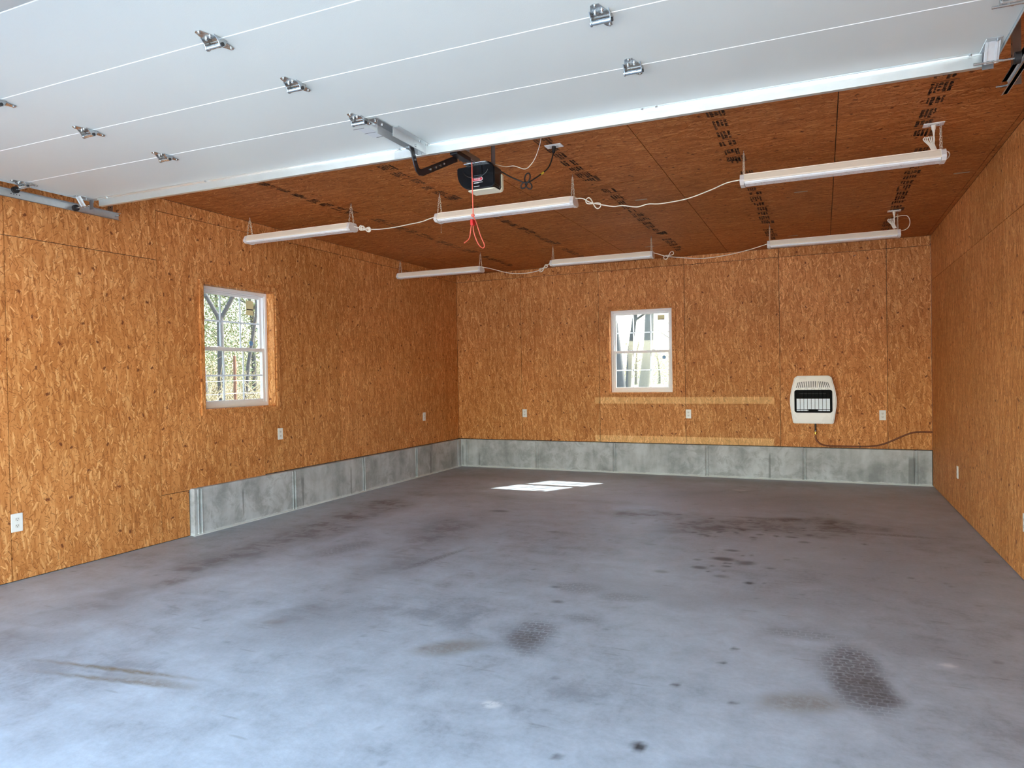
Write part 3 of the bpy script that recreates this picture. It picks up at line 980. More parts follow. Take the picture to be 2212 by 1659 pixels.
# hat-shaped strut across the innermost section
ST = MB()
prof = [(3.452, -0.001), (3.440, -0.001), (3.436, -0.006), (3.424, -0.006), (3.421, -0.010), (3.419, -0.056), (3.400 + 0.06, -0.056), (3.4605, -0.001)]
prof = [(3.395, -0.0015), (3.412, -0.0015), (3.414, -0.006), (3.424, -0.006), (3.4265, -0.052), (3.452, -0.052), (3.456, -0.0015), (3.47, -0.0015), (3.47, -0.0005), (3.395, -0.0005)]
n = len(prof)
SX0, SX1 = -2.715, 2.775
ST.add([(SX0, y, z) for y, z in prof] + [(SX1, y, z) for y, z in prof],
       [(i, (i + 1) % n, n + (i + 1) % n, n + i) for i in range(n)] + [tuple(range(n))[::-1], tuple(range(n, 2 * n))])
strut = ST.build('strut', 'strut_steel', door)
for x in (-2.60, -1.62, -0.09, 0.02, 1.33, 1.40, 2.70):
    MB().cyl((x, 3.405, -0.010), (x, 3.405, -0.001), 0.006, 8).build('bolt', 'zinc', strut)
MB().box(-0.13, 0.05, 3.4195, 3.4240, -0.050, -0.008).build('strut_clip', 'galvanized', strut)


# hinges: two bent leaves, a barrel, hex-head screws
def hinge(parent, x, y):
    h = thing('hinge', (x, y, 0))
    h.parent = parent
    mb = MB()
    # leaf on the nearer section: triangle with rounded nose
    T = 0.0022
    A = [(-0.034, 0.004), (0.034, 0.004), (0.030, -0.018), (0.012, -0.082), (-0.008, -0.086), (-0.020, -0.078), (-0.036, -0.020)]
    mb.prism(A, -T, Matrix.Translation((0, 0, -0.0006)))
    B = [(-0.030, 0.006), (0.034, 0.006), (0.026, 0.030), (0.018, 0.078), (0.006, 0.084), (-0.004, 0.076), (-0.020, 0.032)]
    mb.prism(B, -T, Matrix.Translation((0, 0, -0.0028)))
    # ears running down to the barrel
    for s in (-1, 1):
        xx = s * 0.036
        ear = [(-0.040, -0.001), (0.026, -0.001), (0.020, -0.014), (0.010, -0.030), (-0.001, -0.034), (-0.012, -0.030), (-0.022, -0.016)]
        M = Matrix(((0, 0, 1, xx - 0.0012), (1, 0, 0, 0.0), (0, 1, 0, 0.0), (0, 0, 0, 1)))
        mb.prism(ear, 0.0024, M)
    mb.build('leaf_plate', 'zinc', h)
    MB().tube([(-0.040, 0.0, -0.024), (0.036, 0.0, -0.024)], 0.0095, 14).tube([(-0.042, 0.0, -0.024), (-0.037, 0.0, -0.024)], 0.0125, 14).build('barrel', 'zinc', h)
    MB().cyl((0.0365, 0.0, -0.024), (0.0415, 0.0, -0.024), 0.0075, 12).build('pin_socket', 'slot_dark', h)
    bo = MB()
    for bx, by in ((-0.004, -0.074), (0.010, -0.034), (-0.018, -0.026), (0.010, 0.070), (0.004, 0.036)):
        bo.cyl((bx, by, -0.0104), (bx, by, -0.003), 0.0052, 6).cyl((bx, by, -0.0042), (bx, by, -0.0028), 0.0075, 12)
    bo.build('screw_heads', 'zinc', h)['kind'] = 'stuff'
    return h


first = None
for col in (-1.41, -0.01, 1.41):
    for y in SEAM[:4]:
        if first is None:
            first = hinge(door, col, y)
        else:
            c = copy_tree(first, door)
            c.location = (col, y, 0)
# end hinges with rollers, at both edges
for s in (-1, 1):
    for y in SEAM[:4]:
        c = copy_tree(first, door)
        c.location = (s * (DW - 0.055), y, 0)
        r = thing('roller', (s * (DW - 0.02), y, -0.036))
        r.parent = door
        MB().tube([(-s * 0.10, 0, 0), (s * 0.055, 0, 0)], 0.0052, 8).build('stem', 'zinc', r)
        MB().cyl((s * 0.052, 0, 0), (s * 0.072, 0, 0), 0.023, 18).build('wheel', 'black_rubber', r)
# top fixtures: slanted brackets that carry the last rollers
for s in (-1, 1):
    t = thing('top_bracket', (s * (DW - 0.045), 3.30, 0))
    t.parent = door
    mb = MB()
    mb.bbox(-0.028, 0.028, -0.030, 0.115, -0.004, -0.0006, 0.001, 1)
    M = Matrix.Translation((0, 0.0, -0.003)) @ Matrix.Rotation(math.radians(-58), 4, 'X')
    mb.bbox(-0.026, 0.026, 0.0, 0.085, -0.0018, 0.0018, 0.001, 1, M)
    mb.bbox(-0.024, -0.016, 0.0, 0.085, -0.006, 0.0, 0.001, 1, M)
    mb.bbox(0.010, 0.018, 0.0, 0.085, -0.006, 0.0, 0.001, 1, M)
    mb.build('bracket_plate', 'galvanized', t)
    MB().cyl((0.0, 0.06, -0.016), (0.0, 0.06, -0.004), 0.0065, 6).cyl((0.012, -0.015, -0.012), (0.012, -0.015, -0.004), 0.0055, 6).build('bolt', 'zinc', t)
    MB().tube([(-s * 0.06, 0.040, -0.070), (s * 0.080, 0.040, -0.070)], 0.0052, 8).build('stem', 'zinc', t)
    MB().cyl((s * 0.078, 0.040, -0.070), (s * 0.098, 0.040, -0.070), 0.023, 18).build('wheel', 'black_rubber', t)
    MB().box(-0.02, 0.02, 0.10, 0.1016, -0.075, -0.002).build('angle_tab', 'galvanized_dull', t)

# reinforcing bracket in the middle: two long angles with the arm pivot
db = thing('operator_bracket', (0.055, 3.0, 0))
db.parent = door
for s, a, b in ((-1, 0.02, 0.44), (1, 0.09, 0.46)):
    mb = MB()
    mb.box(s * 0.024, s * 0.0265, a, b, -0.050, -0.002)
    mb.box(s * 0.024, s * 0.058, a, b, -0.0045, -0.002)
    mb.build('angle', 'galvanized', db)
MB().box(-0.024, 0.024, -0.06, 0.40, -0.007, -0.0045).build('back_plate', 'galvanized_dull', db)
bo = MB()
for x, y in ((0.0, -0.03), (0.0, 0.03), (0.045, 0.40), (-0.045, 0.36), (0.042, 0.33)):
    bo.cyl((x, y, -0.014), (x, y, -0.0045), 0.007, 6)
bo.cyl((-0.034, 0.305, -0.038), (0.036, 0.305, -0.038), 0.006, 10)
bo.build('pivot_bolts', 'zinc', db)['kind'] = 'stuff'
for k, (x, y) in enumerate(((-0.105, 3.045), (-0.085, 3.12), (-0.062, 3.195))):
    MB().box(x - 0.035, x + 0.035, y - 0.002, y + 0.002, -0.0006, -0.0001).build('print_line', 'slot_dark', door)
MB().box(-0.115, -0.045, 3.05, 3.19, -0.00045, -0.0001).build('paper_label', 'sticker_grey', door)


# tracks
def door_track(x, label, s):
    """s=+1: open side faces +x"""
    zt = DZ + (x - DOOR_C) * DTILT
    t = thing('door_track', (x, 3.7, zt - 0.085), label, 'door track', 'galvanized overhead door tracks')
    prof = [(0.026 * s, -0.004), (0.020 * s, 0.0), (0.004 * s, 0.0), (0.0, 0.004), (0.0, 0.052), (0.004 * s, 0.056), (0.022 * s, 0.056), (0.026 * s, 0.050)]
    pts = []
    for y in (0.01, -0.6, -1.2, -1.75):
        pts.append((y, 0.0, 0))
    for k in range(1, 9):
        a = k / 8 * PI / 2
        pts.append((-1.75 - 0.38 * math.sin(a), -0.38 * (1 - math.cos(a)), a))
    pts.append((-2.13, -1.2, PI / 2))
    pts.append((-2.13, -2.2, PI / 2))
    mb = MB()
    k = len(prof)
    for th in (0.0, 0.0018):
        o = len(mb.v)
        vs = []
        for y, z, a in pts:
            for px, pz in prof:
                px2 = px + (-s * th)
                vs.append((px2, y - pz * math.sin(a) * -1 * -1, z + pz * math.cos(a)))
        fs = []
        for i in range(len(pts) - 1):
            for j in range(k - 1):
                fs.append((i * k + j, i * k + j + 1, (i + 1) * k + j + 1, (i + 1) * k + j))
        mb.add(vs, fs, False)
    mb.build('rail', 'galvanized', t)
    # punched angle up to the ceiling, end stop
    h = ZC - (zt - 0.085)
    mb = MB()
    mb.box(-s * 0.006, -s * 0.003, -0.075, -0.035, 0.02, h - 0.002)
    mb.box(-s * 0.006, -s * 0.040, -0.038, -0.035, 0.02, h - 0.002)
    mb.box(-s * 0.040, s * 0.03, -0.085, -0.03, h - 0.006, h - 0.002)
    mb.build('hanger_angle', 'galvanized_dull', t)
    ho = MB()
    for q in range(4):
        ho.cyl((-s * 0.0025, -0.055, 0.09 + q * 0.05), (-s * 0.0012, -0.055, 0.09 + q * 0.05), 0.005, 8)
    ho.build('punched_holes', 'slot_dark', t)['kind'] = 'stuff'
    MB().cyl((s * 0.001, -0.02, 0.028), (s * 0.05, -0.02, 0.028), 0.0045, 8).build('stop_bolt', 'zinc', t)
    for q in range(4):
        MB().cyl((s * 0.002, -0.78 + q * 0.018, 0.028), (s * 0.0032, -0.78 + q * 0.018, 0.028), 0.0035, 8).build('punched_hole', 'slot_dark', t)
    return t


door_track(-5.020, 'galvanized door track by the left wall under the raised door', 1)
door_track(0.760, 'galvanized door track at the top right corner beside the raised door', -1)

# ------------------------------------------------------------------ opener
OPX = -2.045
op = thing('garage_door_opener', (OPX, 4.03, 2.612), 'black garage door opener with cream lamp lens hanging behind the raised door', 'door opener')


def O(*p):
    return (p[0] - OPX, p[1] - 4.03, p[2] - 2.612)


# black front cover: curved sides, scooped brow
hw = 0.136
outl = []
for k in range(13):
    a = PI + k / 12 * PI / 2 * 0.98
    outl.append((-0.035 + 0.088 * math.cos(a), 0.088 + 0.088 * math.sin(a) * 1.0))
outl = [(-hw, 0.152), (-hw, 0.105), (-hw + 0.008, 0.070), (-hw + 0.026, 0.038), (-hw + 0.055, 0.013), (-hw + 0.10, 0.0), (hw - 0.03, 0.0), (hw - 0.010, 0.006), (hw, 0.020), (hw, 0.132), (hw - 0.035, 0.168), (hw - 0.080, 0.174), (-0.02, 0.155)]
cov = bmesh.new()
vf = [cov.verts.new((x, 0.0, z)) for x, z in outl]
ff = cov.faces.new(vf)
ex = bmesh.ops.extrude_face_region(cov, geom=[ff])
for v in [e for e in ex['geom'] if isinstance(e, bmesh.types.BMVert)]:
    v.co.y += 0.120
bmesh.ops.recalc_face_normals(cov, faces=cov.faces[:])
bmesh.ops.bevel(cov, geom=cov.edges[:], offset=0.006, segments=2, affect='EDGES')
MB().bm(cov).build('cover', 'black_plastic', op)
# raised brow ring on the face
ring = []
for k in range(11):
    a = PI * 1.08 + k / 10 * PI * 0.86
    ring.append((0.005 + 0.088 * math.cos(a), -0.002, 0.128 + 0.055 * math.sin(a)))
MB().tube(ring, 0.0055, 8).build('brow', 'black_plastic', op)
MB().bbox(-0.012, 0.050, -0.0065, 0.01, 0.082, 0.152, 0.004).build('face_panel', 'black_plastic', op)
# cream lens wrapping the underside and the right flank
lens = [(-hw + 0.075, -0.007), (hw - 0.018, -0.007), (hw - 0.002, -0.003), (hw + 0.006, 0.012), (hw + 0.006, 0.100), (hw + 0.0005, 0.108), (hw + 0.0005, 0.020), (hw - 0.010, -0.0005), (-hw + 0.080, -0.0005)]
mb = MB()
for pts, y0, y1 in ((lens[:3] + lens[7:], 0.012, 0.104), (lens, 0.104, 0.128)):
    M = Matrix(((1, 0, 0, 0), (0, 0, 1, y0), (0, 1, 0, 0), (0, 0, 0, 1)))
    mb.prism(pts, y1 - y0, M)
mb.build('lamp_lens', 'lens_cream', op)
# red badge with pale rim and lettering
bd = MB()


def pill(mb, cx, cz, hwid, hh, y0, y1, n=10):
    pts = []
    for k in range(n + 1):
        a = -PI / 2 + PI * k / n
        pts.append((cx + hwid - hh + hh * math.cos(a), cz + hh * math.sin(a)))
    for k in range(n + 1):
        a = PI / 2 + PI * k / n
        pts.append((cx - hwid + hh + hh * math.cos(a), cz + hh * math.sin(a)))
    M = Matrix(((1, 0, 0, 0), (0, 0, 1, y0), (0, 1, 0, 0), (0, 0, 0, 1)))
    mb.prism(pts, y1 - y0, M)
    return mb


pill(MB(), 0.014, 0.062, 0.039, 0.0125, -0.0016, 0.0).build('badge_rim', 'print_white', op)
pill(MB(), 0.014, 0.062, 0.0355, 0.0098, -0.0024, -0.0016).build('badge', 'logo_red', op)


def lettering(txt, size, parent, mat, loc, rot, name='lettering'):
    cu = bpy.data.curves.new(name, 'FONT')
    cu.body = txt
    cu.size = size
    cu.align_x = 'CENTER'
    cu.align_y = 'CENTER'
    cu.extrude = 0.0002
    tmp = bpy.data.objects.new(name, cu)
    C.objects.link(tmp)
    me = bpy.data.meshes.new_from_object(tmp.evaluated_get(bpy.context.evaluated_depsgraph_get()))
    bpy.data.objects.remove(tmp)
    o = bpy.data.objects.new(name, me)
    C.objects.link(o)
    me.materials.clear()
    me.materials.append(MATS[mat])
    o.parent = parent
    o.location = loc
    o.rotation_euler = rot
    return o


lettering('GENIE', 0.0165, op, 'print_white', (0.014, -0.0028, 0.062), (PI / 2, 0, 0))
for zz, xa, xb in ((0.0405, -0.012, 0.052), (0.0375, -0.012, 0.022), (0.0165, -0.012, 0.028)):
    MB().box(xa, xb, -0.0008, 0.0002, zz - 0.0012, zz + 0.0012).build('print_line', 'print_white', op)
# rail, trolley, straps to the ceiling
zr = 2.775
MB().box(*[v for pr in zip(O(OPX - 0.020, 0.95, zr), O(OPX + 0.020, 4.06, zr + 0.038)) for v in pr]).build('rail', 'galvanized_dull', op)
MB().box(*[v for pr in zip(O(OPX - 0.012, 0.97, zr - 0.001), O(OPX + 0.012, 4.05, zr + 0.001)) for v in pr]).build('rail_slot', 'black_steel', op)
tr = MB()
tr.bbox(*[v for pr in zip(O(OPX - 0.026, 3.74, zr - 0.020), O(OPX + 0.026, 3.92, zr + 0.006)) for v in pr], r=0.003)
tr.build('trolley', 'black_steel', op)
MB().bbox(*[v for pr in zip(O(OPX - 0.07, 4.0, zr - 0.003), O(OPX + 0.09, 4.08, zr + 0.002)) for v in pr], r=0.002).build('mount_plate', 'zinc', op)
for x in (OPX - 0.105, OPX + 0.082):
    mb = MB()
    a, b = O(x - 0.014, 4.13, 2.775), O(x + 0.014, 4.133, ZC - 0.001)
    mb.box(a[0], b[0], a[1], b[1], a[2], b[2])
    a, b = O(x - 0.014, 4.13, 2.775), O(x - 0.011, 4.155, ZC - 0.001)
    mb.box(a[0], b[0], a[1], b[1], a[2], b[2])
    mb.build('hanger_strap', 'galvanized_dull', op)
# bent arm from the door bracket to the trolley
armp = [(3.302, 2.682), (3.345, 2.590), (3.362, 2.566), (3.385, 2.556), (3.415, 2.562), (3.83, 2.758)]
mb = MB()
wd = 0.019
L_, R_ = [], []
for i, (y, z) in enumerate(armp):
    a = Vector(armp[max(i - 1, 0)])
    b = Vector(armp[min(i + 1, len(armp) - 1)])
    d = (b - a).normalized()
    nrm = Vector((-d.y, d.x)) * wd
    L_.append((y + nrm.x, z + nrm.y))
    R_.append((y - nrm.x, z - nrm.y))
poly = L_ + R_[::-1]
M = Matrix(((0, 0, 1, -0.004), (1, 0, 0, -4.03), (0, 1, 0, -2.60), (0, 0, 0, 1)))
k = len(armp)
vs = [(OPX - 0.030, y, z) for y, z in L_] + [(OPX - 0.030, y, z) for y, z in R_] + [(OPX - 0.024, y, z) for y, z in L_] + [(OPX - 0.024, y, z) for y, z in R_]
fs = []
for i in range(k - 1):
    fs += [(i, i + 1, k + i + 1, k + i), (2 * k + i, 3 * k + i, 3 * k + i + 1, 2 * k + i + 1), (i, 2 * k + i, 2 * k + i + 1, i + 1), (k + i, k + i + 1, 3 * k + i + 1, 3 * k + i)]
fs += [(0, k, 3 * k, 2 * k), (k - 1, 3 * k - 1, 4 * k - 1, 2 * k - 1)]
arm = MB().add([O(*p) for p in vs], fs).build('bent_arm', 'black_steel', op)
for y, z in ((3.50, 2.602), (3.56, 2.630), (3.615, 2.656), (3.66, 2.678), (3.335, 2.612)):
    a, b = O(OPX - 0.023, y, z), O(OPX - 0.018, y, z)
    MB().cyl(a, b, 0.007, 6).build('arm_bolt', 'zinc', arm)
# emergency release rope
rp = thing('release_rope', (OPX, 3.985, 2.77), 'red release rope with red handle hanging below the door opener', 'rope')
R0 = Vector((OPX, 3.985, 2.77))
rr = lambda pts: [Vector(p) - R0 for p in pts]
MB().tube(rr(smooth_path([(OPX, 3.983, 2.772), (OPX, 3.984, 2.60), (OPX + .002, 3.985, 2.44)])), 0.0036, 8).build('cord', 'rope_red', rp)
MB().sphere(rr([(OPX, 3.985, 2.432)])[0], 0.013, 10, 8, (1, 1, 0.8)).build('knot', 'rope_red', rp)
MB().tube(rr(smooth_path([(OPX, 3.985, 2.43), (OPX + .006, 4.02, 2.39), (OPX + .02, 4.05, 2.31), (OPX + .03, 4.085, 2.255), (OPX + .02, 4.075, 2.235), (OPX + .01, 4.03, 2.26), (OPX, 3.992, 2.33), (OPX, 3.985, 2.40)])), 0.0036, 8).build('loop', 'rope_red', rp)
MB().tube(rr(smooth_path([(OPX - .004, 3.98, 2.40), (OPX - .008, 3.965, 2.33), (OPX - .014, 3.955, 2.28), (OPX - .03, 3.915, 2.245)])), 0.0034, 8).build('tail', 'rope_red', rp)
c = rr([(OPX, 3.982, 2.385)])[0]
MB().bbox(c.x - 0.010, c.x + 0.010, c.y - 0.022, c.y + 0.020, c.z - 0.020, c.z + 0.020, 0.006).build('handle', 'handle_red', rp)

# ------------------------------------------------------------------ outlets


def make_outlet(name):
    """plate in local xz, facing -y"""
    o = thing(name)
    MB().bbox(-0.0365, 0.0365, -0.006, 0.0, -0.060, 0.060, 0.003, 2).build('cover_plate', 'white_plastic', o)
    for s in (-1, 1):
        f = thing('receptacle', (0, -0.006, s * 0.0215))
        f.parent = o
        pts = []
        for k in range(20):
            a = 2 * PI * k / 20
            pts.append((0.0165 * math.cos(a), max(-0.0125, min(0.0125, 0.0165 * math.sin(a)))))
        M = Matrix(((1, 0, 0, 0), (0, 0, 1, -0.0018), (0, 1, 0, 0), (0, 0, 0, 1)))
        MB().prism(pts, 0.002, M).build('face', 'ivory_plastic', f)
        MB().box(-0.0075, -0.0052, -0.0024, -0.0016, 0.0, 0.008).box(0.0052, 0.0075, -0.0024, -0.0016, 0.0, 0.0075).cyl((0, -0.0024, -0.006), (0, -0.0016, -0.006), 0.0026, 8).build('slots', 'slot_dark', f)
    MB().cyl((0, -0.0072, 0), (0, -0.005, 0), 0.0028, 8).build('screw', 'ivory_plastic', o)
    return o


proto = make_outlet('wall_outlet')
spots = [((XL, 3.013, 0.415), PI / 2, 'white duplex outlet low on the left wall near the photo edge', 1.08),
         ((XL, 5.629, 0.826), PI / 2, 'white duplex outlet below the left wall window, above the stem', 1.0),
         ((XL, 8.510, 0.833), PI / 2, 'white duplex outlet on the left wall close to the back corner', 1.0),
         ((-4.079, YB, 0.833), 0.0, 'white duplex outlet on the back wall nearest the left corner', 1.0),
         ((-1.664, YB, 0.840), 0.0, 'white duplex outlet between the two pale bands right of the back window', 1.0),
         ((0.664, YB, 0.841), 0.0, 'white duplex outlet on the back wall right of the heater', 1.0),
         ((XR, 7.868, 0.391), -PI / 2, 'white duplex outlet low on the right wall near the back corner', 1.0),
         ((XR, 5.425, 0.386), -PI / 2, 'white duplex outlet on the right wall cut by the right photo edge', 1.0)]
for i, (loc, rz, lab, sc) in enumerate(spots):
    o = proto if i == 0 else copy_tree(proto)
    o.location = loc
    o.rotation_euler = (0, 0, rz)
    o.scale = (sc, 1, sc)
    tag(o, lab, 'outlet', 'wall outlets')
for x, y, rz, lab in ((-1.675, 4.507, 0.0, 'white ceiling outlet holding the black plug of the opener'),
                      (0.673, 5.235, 0.0, 'white ceiling outlet above the right end of the front row right light'),
                      (0.668, 7.885, 0.0, 'white ceiling outlet above the right end of the back row right light')):
    o = copy_tree(proto)
    o.name = 'ceiling_outlet'
    o.location = (x, y, ZC)
    o.rotation_euler = (-PI / 2, 0, PI / 2)
    o.rotation_euler = Matrix(((0, 0, 1), (1, 0, 0), (0, 1, 0))).to_euler() if False else Matrix(((0, 0, 1), (-1, 0, 0), (0, -1, 0))).to_euler()
    R = Matrix(((0, 0, 1), (1, 0, 0), (0, 1, 0)))   # local x->y, y->z (plate faces -z), z->x
    o.rotation_euler = R.to_euler()
    o.scale = (1, 1, 1)
    tag(o, lab, 'outlet', 'ceiling outlets')

# ------------------------------------------------------------------ shop lights on chains


def chain_links(mb, a, b, pitch=0.0185):
    a, b = Vector(a), Vector(b)
    n_ = max(2, round((b - a).length / pitch))
    d = (b - a).normalized()
    o1 = d.orthogonal().normalized()
    o2 = d.cross(o1)
    for i in range(n_):
        c = a.lerp(b, (i + 0.5) / n_)
        s = o1 if i % 2 else o2
        pts = []
        for k in range(10):
            t = 2 * PI * k / 10
            pts.append(c + d * (0.0128 * math.cos(t)) + s * (0.0058 * math.sin(t)))
        mb.tube(pts, 0.0019, 5, closed=True)


LZ = 2.757


def shop_light():
    o = thing('shop_light')
    hl = 0.600
    # folded steel housing, open below
    P = [(-0.040, 0.034), (0.040, 0.034), (0.047, 0.029), (0.066, -0.010), (0.066, -0.018), (0.060, -0.018), (-0.060, -0.018), (-0.066, -0.018), (-0.066, -0.010), (-0.047, 0.029)]
    k = len(P)
    mb = MB()
    mb.add([(-hl, y, z) for y, z in P] + [(hl, y, z) for y, z in P], [(i, (i + 1) % k, k + (i + 1) % k, k + i) for i in range(k)])
    mb.box(-hl, hl, -0.043, -0.0395, 0.032, 0.0385).box(-hl, hl, 0.0395, 0.043, 0.032, 0.0385)
    mb.build('housing', 'enamel', o)
    Lp = [(-0.058, -0.0185), (0.058, -0.0185), (0.055, -0.026), (0.040, -0.0335), (-0.040, -0.0335), (-0.055, -0.026)]
    k = len(Lp)
    mb = MB()
    mb.add([(-hl + 0.004, y, z) for y, z in Lp] + [(hl - 0.004, y, z) for y, z in Lp], [(i, (i + 1) % k, k + (i + 1) % k, k + i) for i in range(k)] + [tuple(range(k))[::-1], tuple(range(k, 2 * k))])
    mb.build('lens', 'lens_white', o)
    E = [(-0.038, 0.038), (0.038, 0.038), (0.050, 0.030), (0.070, -0.006), (0.070, -0.020), (0.046, -0.037), (-0.046, -0.037), (-0.070, -0.020), (-0.070, -0.006), (-0.050, 0.030)]
    for s in (-1, 1):
        M = Matrix(((0, 0, 1, s * 0.612 - 0.014), (1, 0, 0, 0), (0, 1, 0, 0), (0, 0, 0, 1)))
        MB().prism(E, 0.028, M).build('end_cap', 'enamel_cap', o)
        top = ZC - LZ
        mb = MB()
        chain_links(mb, (s * 0.604, -0.034, 0.038), (s * 0.603, -0.004, top - 0.028))
        chain_links(mb, (s * 0.604, 0.034, 0.038), (s * 0.603, 0.004, top - 0.028))
        mb.build('chain', 'chain_brass', o)['kind'] = 'stuff'
        hk = [(s * 0.603, 0, top - 0.001), (s * 0.603, 0, top - 0.014)]
        for q in range(7):
            a = PI / 2 - q / 6 * 1.5 * PI
            hk.append((s * 0.603, 0.008 * math.cos(a), top - 0.022 + 0.008 * math.sin(a)))
        MB().tube(hk, 0.0016, 6).build('ceiling_hook', 'zinc', o)
    return o


lp = shop_light()
LIGHTS = [((-4.468, 5.13), 'white shop light on chains, left one of the front row near the left wall', 0.0),
          ((-2.385, 5.20), 'white shop light on chains, middle one of the front row behind the red rope', 0.0),
          ((0.106, 5.21), 'white shop light on chains, right one of the front row, largest in view', 0.0),
          ((-4.560, 7.90), 'white shop light on chains, left one of the back row near the back corner', 0.0),
          ((-2.380, 7.93), 'white shop light on chains, middle one of the back row above the back window', 0.0),
          ((0.100, 7.95), 'white shop light on chains, right one of the back row above the heater', 0.0)]
for i, ((x, y), lab, rz) in enumerate(LIGHTS):
    o = lp if i == 0 else copy_tree(lp)
    o.location = (x, y, LZ)
    o.rotation_euler = (0, 0, rz)
    tag(o, lab, 'ceiling light', 'chain-hung shop lights')
    if i == 1:
        MB().tube([(-0.58, -0.02, -0.043), (-0.58, -0.02, -0.125)], 0.0009, 5).sphere((-0.58, -0.02, -0.127), 0.004, 8, 6).build('pull_string', 'chain_brass', o)


def cord(name, pts, label, r=0.0042, mat='cord_white', group='white light cords', cat='cord', bows=(), extra=()):
    loc = Vector(pts[0])
    o = thing(name, loc, label, cat, group)
    MB().tube([p - loc for p in smooth_path(pts, 7)], r, 8).build('cable', mat, o)
    for (cx, cz, y, w_, ang) in bows:      # figure-eight bow tied in the slack
        p8 = []
        for k in range(29):
            a = 2 * PI * k / 28
            u, v = w_ * math.sin(a), w_ * 0.34 * math.sin(2 * a)
            p8.append(Vector((cx + u * math.cos(ang) - v * math.sin(ang), y + 0.006 * math.cos(a), cz + u * math.sin(ang) + v * math.cos(ang))) - loc)
        MB().tube(p8, r, 8).build('bow', mat, o)
    for (a, b, ra, rb) in extra:
        MB().cyl(Vector(a) - loc, Vector(b) - loc, ra, 12, rb).build('plug', mat, o)
    return o


cord('light_cord', [(-3.852, 5.14, 2.770), (-3.80, 5.15, 2.752), (-3.72, 5.16, 2.733), (-3.6, 5.18, 2.724), (-3.462, 5.19, 2.726), (-3.307, 5.2, 2.739), (-3.174, 5.2, 2.749), (-3.07, 5.2, 2.770), (-3.005, 5.2, 2.775)],
     'white cord from the left to the middle light of the front row', bows=((-3.735, 2.737, 5.15, 0.060, -0.25), (-3.725, 2.734, 5.156, 0.052, -0.35), (-3.74, 2.740, 5.162, 0.050, -0.2)))
cord('light_cord', [(-1.765, 5.2, 2.782), (-1.70, 5.2, 2.774), (-1.64, 5.2, 2.738), (-1.56, 5.2, 2.712), (-1.454, 5.2, 2.684), (-1.382, 5.2, 2.683), (-1.271, 5.2, 2.660), (-1.185, 5.2, 2.672), (-1.088, 5.2, 2.664), (-0.897, 5.2, 2.677), (-0.724, 5.2, 2.721), (-0.614, 5.2, 2.757), (-0.515, 5.205, 2.768)],
     'white cord with a loose bow between middle and right light of the front row', bows=((-1.615, 2.728, 5.2, 0.066, -0.55),))
cord('light_cord', [(-3.945, 7.90, 2.785), (-3.85, 7.91, 2.765), (-3.773, 7.92, 2.743), (-3.645, 7.93, 2.704), (-3.517, 7.94, 2.676), (-3.329, 7.94, 2.668), (-3.167, 7.94, 2.690), (-3.081, 7.94, 2.738), (-2.998, 7.93, 2.775)],
     'white cord from the left to the middle light of the back row', bows=((-3.115, 2.712, 7.94, 0.062, 0.55), (-3.11, 2.716, 7.946, 0.055, 0.6)))
cord('light_cord', [(-1.760, 7.93, 2.782), (-1.70, 7.94, 2.762), (-1.609, 7.95, 2.730), (-1.401, 7.95, 2.694), (-1.197, 7.95, 2.672), (-0.949, 7.95, 2.686), (-0.706, 7.95, 2.726), (-0.520, 7.95, 2.772)],
     'white cord with a bow from the middle to the right light of the back row', bows=((-1.585, 2.738, 7.95, 0.062, 0.55),))
# supply leads with their coiled slack
for (ox, oy, ex, lab, big) in ((0.673, 5.235, 0.735, 'white plug and bundled cord feeding the front row right light', False),
                               (0.668, 7.885, 0.728, 'white plug and bundled cord with a wide loop feeding the back row right light', True)):
    loc = Vector((ox, oy, ZC))
    o = thing('supply_cord', loc, lab, 'cord', 'supply cords at the ceiling outlets')
    MB().cyl((0, 0, -0.008), (0, 0, -0.036), 0.0145, 12, 0.0125).cyl((0, 0, -0.036), (0.001, 0, -0.075), 0.0095, 12, 0.0045).build('plug', 'cord_white', o)
    MB().tube(smooth_path([(0.001, 0, -0.07), (0.004, 0.0, -0.10), (0.0, -0.004, -0.14), (0.005, -0.01, -0.175)]), 0.0036, 8).build('cable', 'cord_white', o)
    bd = MB()
    for k in range(6):
        dx = (k - 2.5) * 0.006
        bd.tube(smooth_path([(-0.024 + dx * 1.6, -0.006 + (k % 2) * .008, -0.078), (-0.030 + dx * 1.9, -0.006 + (k % 3) * .005, -0.095), (-0.012 + dx * 1.0, -0.004, -0.135), (0.004 + dx * 0.9, -0.004, -0.176)]), 0.0036, 7)
    bd.build('bundle', 'cord_white', o)['kind'] = 'stuff'
    if big:
        lpz = [(0.005, 0.05, -0.176), (-0.015, 0.05, -0.130), (0.005, 0.06, -0.06), (0.06, 0.065, -0.045), (0.12, 0.065, -0.052), (0.142, 0.065, -0.10), (0.135, 0.065, -0.155), (0.105, 0.065, -0.185), (0.058, 0.065, -0.197)]
    else:
        lpz = [(0.045, -0.02, -0.200), (0.060, -0.02, -0.190), (0.078, -0.02, -0.196), (0.083, -0.02, -0.216), (0.072, -0.02, -0.236), (0.055, -0.02, -0.238)]
    MB().tube(smooth_path(lpz), 0.0036, 8).build('loop', 'cord_white', o)

